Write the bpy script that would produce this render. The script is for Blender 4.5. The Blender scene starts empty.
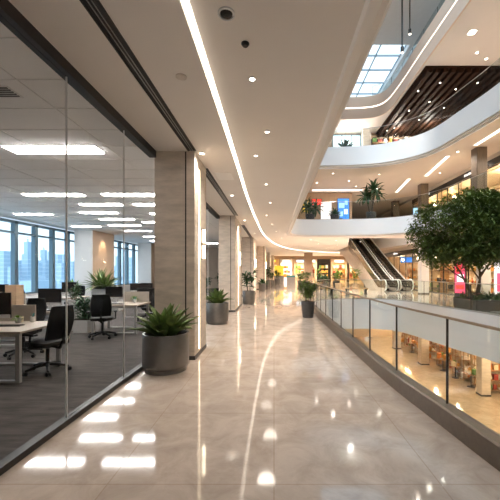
import bpy, bmesh, math, random
from mathutils import Vector, Matrix
from mathutils.geometry import tessellate_polygon

PI = math.pi
RND = random.Random(11)
SC = bpy.context.scene
COL = SC.collection

# ------------------------------------------------------------------ materials
MATS = {}
def mat(name, col, rough=0.5, metal=0.0, noise=None, bump=None, spec=0.5, coat=0.0, stretch=(1, 1, 1)):
    m = bpy.data.materials.new(name); m.use_nodes = True
    nt = m.node_tree; b = nt.nodes['Principled BSDF']
    b.inputs['Base Color'].default_value = (*col, 1)
    b.inputs['Roughness'].default_value = rough
    b.inputs['Metallic'].default_value = metal
    b.inputs['Specular IOR Level'].default_value = spec
    b.inputs['Coat Weight'].default_value = coat
    if noise or bump:
        tc = nt.nodes.new('ShaderNodeTexCoord'); mp = nt.nodes.new('ShaderNodeMapping')
        mp.inputs['Scale'].default_value = stretch
        nt.links.new(tc.outputs['Object'], mp.inputs['Vector'])
    if noise:
        n = nt.nodes.new('ShaderNodeTexNoise'); n.inputs['Scale'].default_value = noise[0]
        n.inputs['Detail'].default_value = 6; n.inputs['Roughness'].default_value = 0.6
        nt.links.new(mp.outputs['Vector'], n.inputs['Vector'])
        r = nt.nodes.new('ShaderNodeValToRGB'); a = noise[1]
        r.color_ramp.elements[0].position = 0.3; r.color_ramp.elements[1].position = 0.7
        r.color_ramp.elements[0].color = (*[max(0, c * (1 - a)) for c in col], 1)
        r.color_ramp.elements[1].color = (*[min(1, c * (1 + a)) for c in col], 1)
        nt.links.new(n.outputs['Fac'], r.inputs['Fac']); nt.links.new(r.outputs['Color'], b.inputs['Base Color'])
    if bump:
        n2 = nt.nodes.new('ShaderNodeTexNoise'); n2.inputs['Scale'].default_value = bump[0]; n2.inputs['Detail'].default_value = 4
        nt.links.new(mp.outputs['Vector'], n2.inputs['Vector'])
        bp = nt.nodes.new('ShaderNodeBump'); bp.inputs['Strength'].default_value = bump[1]; bp.inputs['Distance'].default_value = 0.01
        nt.links.new(n2.outputs['Fac'], bp.inputs['Height']); nt.links.new(bp.outputs['Normal'], b.inputs['Normal'])
    MATS[name] = m
    return m

def emi(name, col, strength):
    m = bpy.data.materials.new(name); m.use_nodes = True
    nt = m.node_tree; b = nt.nodes['Principled BSDF']
    b.inputs['Base Color'].default_value = (*[min(.8, c) for c in col], 1)
    b.inputs['Emission Color'].default_value = (*col, 1)
    b.inputs['Emission Strength'].default_value = strength
    MATS[name] = m
    return m

def glass_mat(name, tint, refl=1.0, rough=0.0):
    m = bpy.data.materials.new(name); m.use_nodes = True
    nt = m.node_tree; nt.nodes.clear()
    out = nt.nodes.new('ShaderNodeOutputMaterial'); mx = nt.nodes.new('ShaderNodeMixShader')
    tr = nt.nodes.new('ShaderNodeBsdfTransparent'); tr.inputs['Color'].default_value = (*tint, 1)
    gl = nt.nodes.new('ShaderNodeBsdfGlossy'); gl.inputs['Roughness'].default_value = rough
    ge = nt.nodes.new('ShaderNodeNewGeometry'); dt = nt.nodes.new('ShaderNodeVectorMath'); dt.operation = 'DOT_PRODUCT'
    nt.links.new(ge.outputs['Normal'], dt.inputs[0]); nt.links.new(ge.outputs['Incoming'], dt.inputs[1])
    def mth(op, a, b=None):
        q = nt.nodes.new('ShaderNodeMath'); q.operation = op
        for i, s in enumerate((a, b)):
            if s is None: continue
            if isinstance(s, (int, float)): q.inputs[i].default_value = s
            else: nt.links.new(s, q.inputs[i])
        return q.outputs[0]
    # Schlick reflectance, the same on both faces of the pane
    f = mth('POWER', mth('SUBTRACT', 1.0, mth('ABSOLUTE', dt.outputs['Value'])), 5.0)
    f = mth('MULTIPLY', mth('ADD', mth('MULTIPLY', f, .96), .04), refl)
    nt.links.new(f, mx.inputs[0])
    nt.links.new(tr.outputs[0], mx.inputs[1]); nt.links.new(gl.outputs[0], mx.inputs[2])
    nt.links.new(mx.outputs[0], out.inputs[0])
    MATS[name] = m
    return m

def marble(name, c1, c2, joint, tile, rough):
    m = bpy.data.materials.new(name); m.use_nodes = True
    nt = m.node_tree; b = nt.nodes['Principled BSDF']
    tc = nt.nodes.new('ShaderNodeTexCoord')
    n = nt.nodes.new('ShaderNodeTexNoise'); n.inputs['Scale'].default_value = 2.8; n.inputs['Detail'].default_value = 9
    n.inputs['Roughness'].default_value = 0.68; n.inputs['Distortion'].default_value = 0.6
    nt.links.new(tc.outputs['Object'], n.inputs['Vector'])
    r = nt.nodes.new('ShaderNodeValToRGB')
    r.color_ramp.elements[0].position = 0.28; r.color_ramp.elements[0].color = (*c2, 1)
    r.color_ramp.elements[1].position = 0.62; r.color_ramp.elements[1].color = (*c1, 1)
    nt.links.new(n.outputs['Fac'], r.inputs['Fac'])
    br = nt.nodes.new('ShaderNodeTexBrick')
    br.offset = 0.0; br.inputs['Scale'].default_value = 1.0
    br.inputs['Brick Width'].default_value = tile; br.inputs['Row Height'].default_value = tile
    br.inputs['Mortar Size'].default_value = 0.006; br.inputs['Mortar Smooth'].default_value = 0.3; br.inputs['Bias'].default_value = 0.0
    br.inputs['Color1'].default_value = (0.93, 0.93, 0.93, 1); br.inputs['Color2'].default_value = (1, 1, 1, 1)
    br.inputs['Mortar'].default_value = (*joint, 1)
    nt.links.new(tc.outputs['Object'], br.inputs['Vector'])
    mx = nt.nodes.new('ShaderNodeMix'); mx.data_type = 'RGBA'; mx.blend_type = 'MULTIPLY'; mx.inputs[0].default_value = 1
    nt.links.new(r.outputs['Color'], mx.inputs[6]); nt.links.new(br.outputs['Color'], mx.inputs[7])
    nt.links.new(mx.outputs[2], b.inputs['Base Color'])
    b.inputs['Roughness'].default_value = rough
    b.inputs['Specular IOR Level'].default_value = 0.62
    n2 = nt.nodes.new('ShaderNodeTexNoise'); n2.inputs['Scale'].default_value = 0.9
    nt.links.new(tc.outputs['Object'], n2.inputs['Vector'])
    bp = nt.nodes.new('ShaderNodeBump'); bp.inputs['Strength'].default_value = 0.02; bp.inputs['Distance'].default_value = 0.02
    nt.links.new(n2.outputs['Fac'], bp.inputs['Height']); nt.links.new(bp.outputs['Normal'], b.inputs['Normal'])
    MATS[name] = m
    return m

marble('marble', (.62, .53, .455), (.43, .35, .29), (.80, .76, .72), 1.25, .065)
marble('marble_low', (.55, .46, .35), (.42, .33, .24), (.8, .78, .75), 1.1, .08)
mat('stone', (.66, .575, .49), .55, noise=(3.0, .16), stretch=(1, 1, 3.5), bump=(30, .05))
mat('stone_brown', (.13, .102, .078), .5, noise=(5.0, .3), stretch=(6, 6, .5))
mat('plinth', (.05, .045, .04), .4)
mat('black_metal', (.018, .018, .02), .35, .3)
mat('dark_frame', (.03, .028, .027), .38, .5)
mat('bronze', (.16, .13, .105), .38, .7, noise=(14, .12))
mat('brass_rail', (.34, .27, .20), .32, .9, noise=(20, .08))
mat('steel', (.52, .52, .52), .3, .9, noise=(20, .05))
mat('ceiling', (.84, .795, .75), .75, noise=(.8, .02))
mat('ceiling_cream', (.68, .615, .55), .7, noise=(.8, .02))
mat('fascia', (.86, .88, .91), .5, noise=(.7, .015))
mat('ribbon', (.80, .64, .52), .6)
mat('chamfer', (.93, .90, .87), .6)
mat('wall_cream', (.62, .52, .42), .7, noise=(1.5, .05))
mat('wall_tan', (.50, .36, .25), .6, noise=(2, .06), stretch=(6, 6, .6))
mat('panel_white', (.66, .65, .64), .6, noise=(4, .03))
mat('wood_dark', (.030, .012, .006), .6, noise=(8, .4), spec=.15, stretch=(6, .5, 6))
mat('wood_box', (.52, .36, .23), .55, noise=(6, .15), stretch=(1, 1, 6))
mat('carpet', (.062, .053, .048), .95, noise=(7, .5), stretch=(.35, 1.6, 1), bump=(120, .5))
mat('office_ceiling', (.88, .86, .845), .85, noise=(1.5, .02))
mat('grid', (.78, .76, .74), .8)
mat('window_frame', (.09, .15, .19), .4, .3)
mat('pot', (.225, .215, .205), .32, .65, noise=(6, .1))
mat('pot_dark', (.07, .066, .064), .5, noise=(10, .15))
mat('pot_white', (.48, .47, .46), .45, noise=(5, .03))
mat('soil', (.03, .022, .016), .95, noise=(30, .5))
mat('leaf', (.12, .185, .05), .42, noise=(7, .5), spec=.6)
mat('leaf_bright', (.13, .25, .03), .42, noise=(7, .45))
mat('leaf_dark', (.03, .085, .03), .45, noise=(7, .5))
mat('leaf_tree', (.13, .185, .05), .6, noise=(3, .5), spec=.2)
mat('flower', (.45, .2, .16), .6, noise=(8, .3))
mat('bark', (.14, .105, .075), .8, noise=(12, .4), stretch=(3, 3, .6))
mat('desk_top', (.40, .34, .285), .4, noise=(5, .06), stretch=(1, 6, 1))
mat('desk_leg', (.42, .41, .40), .4, .3)
mat('screen_fabric', (.50, .44, .385), .9, noise=(60, .08))
mat('black_plastic', (.006, .006, .0065), .5, spec=.25)
mat('screen_black', (.008, .008, .010), .18)
mat('mesh_back', (.007, .007, .0075), .8, noise=(80, .4), spec=.15)
mat('silver', (.62, .63, .64), .35, .6)
mat('key_dark', (.05, .04, .035), .5)
mat('white_gloss', (.8, .79, .77), .35)
mat('tower', (.30, .41, .51), .6, noise=(.02, .08))  # distance haze is put into this pale blue facade colour
mat('tower_band', (.36, .46, .55), .5)  # window bands paled by the same painted haze
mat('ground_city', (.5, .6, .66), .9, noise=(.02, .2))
mat('bar_grey', (.22, .27, .31), .5)
mat('joint', (.85, .85, .84), .5)
mat('shop_gold', (.66, .45, .23), .5, noise=(3, .1))
mat('shop_cream', (.74, .60, .42), .55, noise=(2, .06))
mat('shop_black', (.02, .018, .017), .35)
mat('shop_grey', (.33, .31, .30), .5, noise=(2, .05))
mat('shelf_wood', (.42, .25, .12), .45, noise=(5, .2), stretch=(1, 6, 1))
mat('esc_side', (.56, .48, .41), .35, .2, noise=(3, .08))
mat('esc_panel', (.46, .39, .31), .2, .85, noise=(5, .35))  # noise paints mottled gold reflections into the balustrade colour
mat('esc_step', (.010, .009, .009), .6)
mat('handrail', (.75, .79, .79), .3, .2)
GOODS = {'amber': (.70, .36, .08), 'cream': (.80, .70, .52), 'brown': (.28, .14, .07), 'red': (.42, .06, .04), 'white': (.85, .82, .78),
         'teal': (.06, .28, .28), 'black': (.03, .03, .03), 'pink': (.66, .36, .30), 'green': (.14, .30, .08), 'orange': (.75, .26, .04)}
for k, c in GOODS.items(): mat('goods_' + k, c, .5, noise=(14, .15))
WARM = (1.0, .87, .745)
emi('cove', (1.0, .87, .72), 1.7)
emi('strip', (1.0, .80, .56), 2.2)
emi('sconce', (1.0, .82, .6), 4.5)
emi('downlight', (1.0, .88, .72), 4.5)
emi('office_panel', (1.0, .96, .92), 15.0)
emi('upper_strip', (1.0, .88, .76), 1.0)
emi('shop_lamp', (1.0, .78, .48), 9.0)
emi('screen_blue', (.04, .22, .75), 0.50)
emi('screen_lite', (.35, .62, .95), 0.50)
emi('screen_pink', (.90, .09, .19), 0.45)
emi('screen_white', (1.0, .90, .88), 0.50)
emi('screen_sky', (.62, .80, .95), 0.50)
emi('sign_yellow', (.85, .55, .05), 0.40)
emi('sign_red', (.85, .06, .04), 0.45)
emi('sign_white', (.9, .88, .84), 0.50)
glass_mat('glass_office', (.98, .985, .985), .10)
glass_mat('glass_rail', (.95, .975, .97), .6)
glass_mat('glass_upper', (.88, .92, .93), .6)
glass_mat('glass_teal', (.90, .955, .945), .7)
glass_mat('glass_shop', (.97, .97, .95), .4)
glass_mat('glass_window', (.93, .965, .98), .3)

# ------------------------------------------------------------------ mesh builder
def catmull(pts, n=8):
    out = []
    for i in range(len(pts) - 1):
        p0 = Vector(pts[max(i - 1, 0)]); p1 = Vector(pts[i]); p2 = Vector(pts[i + 1]); p3 = Vector(pts[min(i + 2, len(pts) - 1)])
        # centripetal-ish: limit overshoot by scaling tangents
        d = (p2 - p1).length
        m1 = (p2 - p0); m2 = (p3 - p1)
        if m1.length > 0: m1 = m1.normalized() * d
        if m2.length > 0: m2 = m2.normalized() * d
        for k in range(n):
            t = k / n
            out.append(tuple((2*t**3-3*t**2+1)*p1 + (t**3-2*t**2+t)*m1 + (-2*t**3+3*t**2)*p2 + (t**3-t**2)*m2))
    out.append(tuple(pts[-1]))
    return out

def resample(pts, step):
    P = [Vector(p) for p in pts]; out = [tuple(P[0])]; acc = 0.0
    for a, b in zip(P, P[1:]):
        L = (b - a).length
        while acc + L >= step and L > 1e-9:
            t = (step - acc) / L; a = a + (b - a) * t; out.append(tuple(a)); L = (b - a).length; acc = 0.0
        acc += L
    if acc > step * .3: out.append(tuple(P[-1]))
    return out

def offset2d(pts, d):
    P = [Vector(p[:2]) for p in pts]; out = []
    for i, p in enumerate(P):
        t = (P[min(i + 1, len(P) - 1)] - P[max(i - 1, 0)]); t = t.normalized() if t.length else Vector((0, 1))
        out.append((p.x + t.y * d, p.y - t.x * d))     # +d = to the right of travel
    return out

class MB:
    def __init__(s): s.v = []; s.f = []
    def add(s, vs, fs, M=None):
        o = len(s.v)
        s.v += [tuple(M @ Vector(v)) if M else tuple(v) for v in vs]
        s.f += [tuple(o + i for i in f) for f in fs]
        return s
    def box(s, x0, x1, y0, y1, z0, z1, M=None):
        vs = [(x0,y0,z0),(x1,y0,z0),(x1,y1,z0),(x0,y1,z0),(x0,y0,z1),(x1,y0,z1),(x1,y1,z1),(x0,y1,z1)]
        return s.add(vs, [(0,3,2,1),(4,5,6,7),(0,1,5,4),(1,2,6,5),(2,3,7,6),(3,0,4,7)], M)
    def rbox(s, x0, x1, y0, y1, z0, z1, r, M=None, n=3):
        """box with corners rounded in plan"""
        pts = []
        for cx, cy, a0 in ((x1-r,y1-r,0),(x0+r,y1-r,90),(x0+r,y0+r,180),(x1-r,y0+r,270)):
            for k in range(n + 1):
                a = math.radians(a0 + 90 * k / n); pts.append((cx + r*math.cos(a), cy + r*math.sin(a)))
        return s.prism([pts], z0, z1, M)
    def prism(s, loops, z0, z1, M=None):
        flat = [p for l in loops for p in l]; n = len(flat)
        tris = tessellate_polygon([[Vector((p[0], p[1], 0)) for p in l] for l in loops])
        vs = [(p[0], p[1], z0) for p in flat] + [(p[0], p[1], z1) for p in flat]
        fs = [tuple(reversed(t)) for t in tris] + [tuple(i + n for i in t) for t in tris]
        o = 0
        for l in loops:
            m = len(l)
            for i in range(m):
                j = (i + 1) % m; fs.append((o+i, o+j, n+o+j, n+o+i))
            o += m
        return s.add(vs, fs, M)
    def extr(s, prof, axis0, axis1, M=None, swap='x'):
        """profile in (y,z) extruded along x from axis0 to axis1"""
        tris = tessellate_polygon([[Vector((p[0], p[1], 0)) for p in prof]]); n = len(prof)
        vs = [(axis0, p[0], p[1]) for p in prof] + [(axis1, p[0], p[1]) for p in prof]
        fs = [tuple(t) for t in tris] + [tuple(i + n for i in reversed(t)) for t in tris]
        for i in range(n):
            j = (i + 1) % n; fs.append((i, j, n + j, n + i))
        return s.add(vs, fs, M)
    def tube(s, pts, r, n=8, M=None, cap=True):
        P = [Vector(p) for p in pts]; vs = []; fs = []
        for i, p in enumerate(P):
            t = (P[min(i+1, len(P)-1)] - P[max(i-1, 0)]).normalized()
            u = t.cross(Vector((0,0,1))); u = u.normalized() if u.length > 1e-4 else Vector((1,0,0)); w = t.cross(u)
            ri = r[i] if isinstance(r, (list, tuple)) else r
            for k in range(n):
                a = 2*PI*k/n; vs.append(tuple(p + u*ri*math.cos(a) + w*ri*math.sin(a)))
        for i in range(len(P)-1):
            for k in range(n):
                k2 = (k+1) % n; fs.append((i*n+k, i*n+k2, (i+1)*n+k2, (i+1)*n+k))
        if cap: fs.append(tuple(range(n-1,-1,-1))); fs.append(tuple((len(P)-1)*n+k for k in range(n)))
        return s.add(vs, fs, M)
    def lathe(s, prof, c=(0,0,0), n=28, M=None):
        vs = []; fs = []
        for r, z in prof:
            for k in range(n):
                a = 2*PI*k/n; vs.append((c[0]+r*math.cos(a), c[1]+r*math.sin(a), c[2]+z))
        for i in range(len(prof)-1):
            for k in range(n):
                k2 = (k+1) % n; fs.append((i*n+k, i*n+k2, (i+1)*n+k2, (i+1)*n+k))
        fs.append(tuple(range(n-1,-1,-1))); fs.append(tuple((len(prof)-1)*n+k for k in range(n)))
        return s.add(vs, fs, M)
    def sweep(s, pts, prof, cap=True):
        """closed profile [(offset to the right of travel, z)...] along a plan polyline"""
        m = len(prof); vs = []; fs = []
        cols = [offset2d(pts, o) for o, z in prof]
        for i in range(len(pts)):
            zi = pts[i][2] if len(pts[i]) > 2 else 0
            for k, (o, z) in enumerate(prof): vs.append((cols[k][i][0], cols[k][i][1], z + zi))
        for i in range(len(pts)-1):
            for k in range(m):
                k2 = (k+1) % m; fs.append((i*m+k, i*m+k2, (i+1)*m+k2, (i+1)*m+k))
        if cap: fs.append(tuple(range(m-1,-1,-1))); fs.append(tuple((len(pts)-1)*m+k for k in range(m)))
        return s.add(vs, fs)
    def blade(s, base, az, el, L, w, droop, n=5, fold=.25):
        """a leaf: V-folded strip that starts at base, rises at el and droops"""
        p = Vector(base); vs = []; fs = []; e = el; h = Vector((math.cos(az), math.sin(az), 0)); side = Vector((-h.y, h.x, 0))
        for i in range(n+1):
            t = i/n; ww = w * (math.sin(PI*min(1, .12+.88*t))**.8 if i < n else 0.0)
            up = -h*math.sin(e) + Vector((0,0,math.cos(e)))
            vs += [tuple(p - side*ww*.5 + up*ww*fold), tuple(p), tuple(p + side*ww*.5 + up*ww*fold)]
            d = h*math.cos(e) + Vector((0,0,math.sin(e))); p = p + d*(L/n); e -= droop/n
        for i in range(n):
            a = i*3; fs += [(a,a+1,a+4,a+3),(a+1,a+2,a+5,a+4)]
        return s.add(vs, fs)
    def build(s, name, material, parent=None, smooth=False, bevel=0.0, recalc=True):
        me = bpy.data.meshes.new(name); me.from_pydata(s.v, [], s.f)
        if recalc:
            bm = bmesh.new(); bm.from_mesh(me); bmesh.ops.recalc_face_normals(bm, faces=bm.faces); bm.to_mesh(me); bm.free()
        o = bpy.data.objects.new(name, me); COL.objects.link(o)
        me.materials.append(MATS[material] if isinstance(material, str) else material)
        if smooth:
            me.polygons.foreach_set('use_smooth', [True]*len(me.polygons))
            try: me.set_sharp_from_angle(angle=math.radians(40))
            except Exception: pass
        if bevel:
            b = o.modifiers.new('bevel', 'BEVEL'); b.width = bevel; b.segments = 2; b.limit_method = 'ANGLE'
        if parent: o.parent = parent
        return o

def tag(o, label=None, cat=None, group=None, kind=None):
    if label: o['label'] = label
    if cat: o['category'] = cat
    if group: o['group'] = group
    if kind: o['kind'] = kind
    return o
def thing(name, label, cat, loc=(0,0,0), rz=0.0, group=None):
    o = bpy.data.objects.new(name, None); COL.objects.link(o); o.empty_display_size = .1
    o.location = loc; o.rotation_euler = (0, 0, rz)
    return tag(o, label, cat, group)
def struct(name, mb, m, parent=None, label=None, **k):
    o = mb.build(name, m, parent, **k)
    if not parent: tag(o, label, None, None, 'structure')
    return o
def sroot(name, loc=(0,0,0)):
    o = bpy.data.objects.new(name, None); COL.objects.link(o); o.location = loc; o.empty_display_size = .1; o['kind'] = 'structure'
    return o
def dup(root, loc, rz, label, group=None):
    r = root.copy(); COL.objects.link(r); r.location = loc; r.rotation_euler = (0, 0, rz); r['label'] = label
    if group: r['group'] = group
    for ch in list(root.children):
        c = ch.copy(); COL.objects.link(c); c.parent = r
        for g in list(ch.children):
            d = g.copy(); COL.objects.link(d); d.parent = c
    return r
ORD = ['nearest', 'second nearest', 'third nearest', 'fourth nearest', 'fifth nearest', 'sixth nearest', 'seventh nearest', 'eighth nearest',
       'ninth nearest', 'tenth nearest', 'eleventh nearest', 'twelfth nearest', 'thirteenth nearest', 'fourteenth nearest']
NTH = ['first', 'second', 'third', 'fourth', 'fifth', 'sixth', 'seventh', 'eighth', 'ninth', 'tenth', 'eleventh', 'twelfth', 'thirteenth', 'fourteenth', 'fifteenth', 'sixteenth', 'seventeenth', 'eighteenth', 'nineteenth', 'twentieth']
PW = 2.6; PWP = .8
def spot(loc, power, col=WARM, size=2.6, blend=.8, rad=.11, target=(0,0,-1)):
    l = bpy.data.lights.new('spot', 'SPOT'); l.energy = power*PW; l.color = col; l.spot_size = size; l.spot_blend = blend; l.shadow_soft_size = rad
    o = bpy.data.objects.new('lamp_light', l); COL.objects.link(o); o.location = loc
    o.rotation_euler = Vector(target).to_track_quat('-Z', 'Y').to_euler()
    return o
def point(loc, power, col=WARM, rad=.15):
    l = bpy.data.lights.new('point', 'POINT'); l.energy = power*PWP; l.color = col; l.shadow_soft_size = rad
    o = bpy.data.objects.new('lamp_light', l); COL.objects.link(o); o.location = loc
    return o

# ------------------------------------------------------------------ camera and frame
cam_d = bpy.data.cameras.new('camera'); cam = bpy.data.objects.new('camera', cam_d); COL.objects.link(cam)
cam.location = (0, 0, 1.6); cam.rotation_euler = (PI/2, 0, 0)
cam_d.lens = 24; cam_d.sensor_width = 36; cam_d.shift_x = -0.048; cam_d.shift_y = 0.042; cam_d.clip_end = 3000
SC.camera = cam
SC.view_settings.view_transform = 'Standard'; SC.view_settings.look = 'None'; SC.view_settings.gamma = 1.0
SC.view_settings.exposure = 1.42
SC.cycles.transparent_max_bounces = 32
SC.cycles.max_bounces = 10; SC.cycles.diffuse_bounces = 5; SC.cycles.glossy_bounces = 4
SC.cycles.sample_clamp_indirect = 6.0
try: SC.cycles.use_denoising = True
except Exception: pass
# ================================================================== SETTING
def mir(p): return p
KERB = catmull([(2.45,-3.5),(2.12,0),(1.93,1.6),(1.80,2.65),(1.72,3.5),(1.62,4.6),(1.58,5.8),(1.54,9),(1.54,13),(1.62,15.6),(2.0,17.4),(2.9,18.6),(4.2,19),
                (5.6,18.95),(6.5,18.55),(7.05,17.7),(7.4,16),(7.75,14),(8.1,12.1),(8.35,9),(8.5,4),(8.5,-3.5)], 8)
VOID1 = offset2d(KERB, .16)
EDGE2 = catmull([(.95,-4),(.95,8),(.95,18),(1.0,20.1),(1.55,21.15),(3.2,21.3),(6,21.0),(7.6,20.2),(8.75,18.8),(9.2,16.5),(9.5,14),(9.6,9),(9.6,-4)], 8)
EDGE4 = catmull([(1.2,-4),(1.2,14),(1.2,22),(1.8,24.2),(3.5,24.9),(6.6,24.9),(7.8,24.4),(8.2,23.1),(8.25,18),(8.3,8),(8.4,-4)], 8)
COVE = catmull([(-.755,-4),(-.755,3),(-.78,6.5),(-.82,10),(-.79,14.2),(-.58,21),(.45,29),(2.3,34.6),(5,38.2),(8,40.3),(12,42),(24,44)], 8)

# --- gallery level: floor slab with the light well cut out
struct('floor', MB().prism([[(-2.2,-4),(-2.2,52),(24,52),(24,-4)] + list(reversed(VOID1))], -.30, 0), 'marble')
struct('floor_office', MB().prism([[(-11,-3),(-2.2,-3),(-2.2,31),(-11,31)]], -.30, 0), 'carpet')
struct('floor_lower', MB().prism([[(-2.2,-4),(-2.2,40),(24,40),(24,-4)]], -5.1, -4.9), 'marble_low')
struct('ceiling_lower', MB().prism([[(-2.2,-4),(-2.2,40),(24,40),(24,-4)] + list(reversed(offset2d(KERB,.15)))], -1.62, -1.55), 'ceiling_cream')
struct('trim_1', MB().sweep(VOID1, [(-.02,-1.66),(.05,-1.66),(.05,-.0),(-.02,-.0)]), 'fascia', smooth=True)

# --- first storey slab: two ceiling planes divided by the light cove
c2 = [(x, y) for x, y in COVE]
struct('ceiling_left', MB().prism([[(-2.25,-4)] + c2 + [(24,52),(-2.25,52)]], 3.76, 3.90), 'ceiling')
ESC_HOLE = [(5.0,22.4),(11.0,22.4),(11.0,28),(9.9,36.8),(6.85,36.8),(6.6,30)]
rc = offset2d(COVE, .05)
struct('ceiling_right', MB().prism([[(rc[0][0],-4)] + rc[1:-1] + [(24,43.9),(24,-4)] + list(reversed(EDGE2)), ESC_HOLE], 3.82, 3.90), 'ceiling')
struct('floor_middle', MB().prism([[(-2.25,-4),(-2.25,52),(24,52),(24,-4)] + list(reversed(EDGE2)), ESC_HOLE], 4.60, 4.84), 'marble')
struct('trim_2', MB().sweep(offset2d(EDGE2,.0), [(-.02,3.90),(.05,3.90),(.05,4.88),(-.02,4.88)]), 'fascia', smooth=True)
struct('trim_3', MB().sweep(EDGE2, [(-.20,3.815),(-.18,3.765),(-.14,3.765),(.055,3.90),(-.03,3.93)]), 'chamfer', smooth=True)
struct('trim_4', MB().prism([ESC_HOLE, [(5.06,22.44),(10.96,22.44),(10.96,27.98),(9.86,36.76),(6.89,36.76),(6.64,30)]], 3.80, 4.9), 'fascia')
# --- second storey slab
BOUND = [(-2.3,-4),(-2.3,33),(24,33),(24,-4)]
struct('ceiling_upper', MB().prism([BOUND + list(reversed(EDGE2))], 8.22, 8.35), 'ceiling_cream')
struct('floor_upper', MB().prism([BOUND + list(reversed(EDGE2))], 9.2, 9.46), 'marble')
struct('trim_5', MB().sweep(EDGE2, [(-.02,8.34),(.05,8.34),(.05,9.50),(-.02,9.50)]), 'fascia', smooth=True)
struct('trim_6', MB().sweep(EDGE2, [(-.20,8.16),(-.10,8.16),(-.10,8.23),(-.20,8.23)]), 'fascia', smooth=True)
# --- third storey slab: cream ribbon with a lit groove round the roof opening
struct('ceiling_top', MB().prism([BOUND + list(reversed(EDGE4))], 13.0, 14.4), 'ceiling')
struct('trim_7', MB().sweep(EDGE4, [(-.02,12.96),(.06,12.96),(.06,13.72),(-.02,13.72)]), 'ribbon', smooth=True)
struct('trim_8', MB().sweep(EDGE4, [(-.14,13.83),(.02,13.83),(.02,14.62),(-.14,14.62)]), 'ribbon', smooth=True)
# slatted timber ceiling of the third storey
w = MB().box(8.42,16,18.5,31.4,12.90,12.99)
for k in range(17): w.box(8.55+k*.44, 8.55+k*.44+.24, 18.55, 31.3, 12.66, 12.90)
struct('ceiling_timber', w, 'wood_dark')
w = MB()
for k in range(0,17,2): w.box(8.55+k*.44+.245, 8.55+k*.44+.275, 18.6, 31.2, 12.70, 12.74)
struct('trim_40', w, 'brass_rail')  # brass strips added to imitate gold glints along the slats
# --- roof
SKY1 = [(3.9,22.7),(9.25,22.7),(9.25,31.5),(3.9,31.5)]
SKY2 = [(1.0,-3),(9.2,-3),(9.2,17.0),(1.0,17.0)]
struct('ceiling_roof', MB().prism([[(-2.3,-4),(-2.3,33),(24,33),(24,-4)], SKY1, SKY2], 17.0, 17.4), 'panel_white')
def skylight(n, x0, x1, y0, y1, sx, sy):
    r = sroot('window_%d' % n, ((x0+x1)/2, (y0+y1)/2, 17.42))
    cx, cy = (x0+x1)/2, (y0+y1)/2
    MB().box(x0-cx-.2,x1-cx+.2,y0-cy-.2,y1-cy+.2,.06,.09).build('glass_pane','glass_window',r)
    m = MB(); k = 0
    nx = round((x1-x0)/sx); ny = round((y1-y0)/sy)
    for i in range(nx+1):
        x = x0-cx + (x1-x0)*i/nx; m.box(x-.03,x+.03,y0-cy,y1-cy,-.08,.06)
    for j in range(ny+1):
        y = y0-cy + (y1-y0)*j/ny; m.box(x0-cx,x1-cx,y-.03,y+.03,-.08,.05)
    m.build('glazing_bars','bar_grey',r)
skylight(20, 3.9,9.25,22.7,31.5,1.75,1.75); skylight(21, 1.0,9.2,-3,17,1.75,1.8)
# --- outer walls
struct('wall_right', MB().box(16.2,16.4,-4,52,-5,17), 'shop_cream')
struct('wall_front', MB().box(-2.3,16.4,-4.2,-4.0,-5,17), 'panel_white')
struct('wall_left_upper', MB().box(-2.45,-2.3,-4,52,4.9,17), 'wall_cream')
struct('wall_back_top', MB().box(-2.3,16.2,32.8,33,14.4,17), 'panel_white')
struct('wall_back_upper', MB().box(-2.3,16.2,27.6,27.8,9.46,12.99), 'wall_tan')
struct('wall_back_middle', MB().box(-2.3,6.6,28.2,28.4,4.84,8.22), 'wall_tan')
struct('wall_back_middle_right', MB().box(6.6,16.2,42,42.2,4.84,8.22), 'wall_tan')
struct('wall_side_middle', MB().box(6.5,6.6,28.4,42,4.84,8.22), 'wall_cream')
struct('ceiling_middle_back', MB().box(6.5,16.2,33,42.2,8.22,8.4), 'ceiling_cream')
struct('wall_back', MB().box(-2.2,16.2,48,48.2,0,3.76), 'wall_tan')
struct('wall_back_lower', MB().box(-2.2,16.2,33.0,33.2,-4.9,-1.6), 'shop_cream')
struct('wall_left_lower', MB().box(1.2,1.35,-4,33,-4.9,-1.6), 'stone')
struct('wall_left', MB().box(-2.6,-2.3,22.5,48,0,3.76), 'stone')

# --- light strips of the room (fixed fittings)
def strip_struct(name, mb, m='cove'): return struct(name, mb, m)
strip_struct('trim_9', MB().sweep(COVE, [(.0,3.79),(.015,3.785),(.055,3.81),(.055,3.83),(.0,3.83)]), 'cove')
strip_struct('trim_10', MB().sweep(EDGE2, [(-.10,8.235),(-.03,8.235),(-.03,8.31),(-.10,8.31)]), 'upper_strip')
strip_struct('trim_11', MB().sweep(EDGE4, [(-.10,13.74),(.03,13.74),(.03,13.83),(-.10,13.83)]), 'upper_strip')

# --- glass office front on the left
XG = -2.18
def office_pane(n, y0, y1):
    r = sroot('window_%d' % n, (XG, (y0+y1)/2, 0)); h = (y1-y0)/2
    MB().box(-.006,.006,-h+.006,h-.006,.06,3.64).build('glass_pane','glass_office',r)
    MB().box(-.008,.008,-h-.003,-h+.005,.06,3.64).build('joint','joint',r)
cuts = [-.5,.85,2.2,3.5,4.84,6.0]
n = 1
for a, b in zip(cuts, cuts[1:]): office_pane(n, a, b); n += 1
for a, b in ((7.0,9.0),(9.0,11.0),(11.0,13.0),(15.6,17.5),(17.5,19.4),(19.4,21.3)): office_pane(n, a, b); n += 1
k = 12
for a, b in ((-.5,6.0),(7.0,13.0),(15.6,21.3)):
    struct('trim_%d' % k, MB().box(XG-.06,XG+.06,a,b,3.64,3.77), 'dark_frame'); k += 1
    struct('trim_%d' % k, MB().box(XG-.045,XG+.045,a,b,0,.06), 'dark_frame'); k += 1
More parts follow.
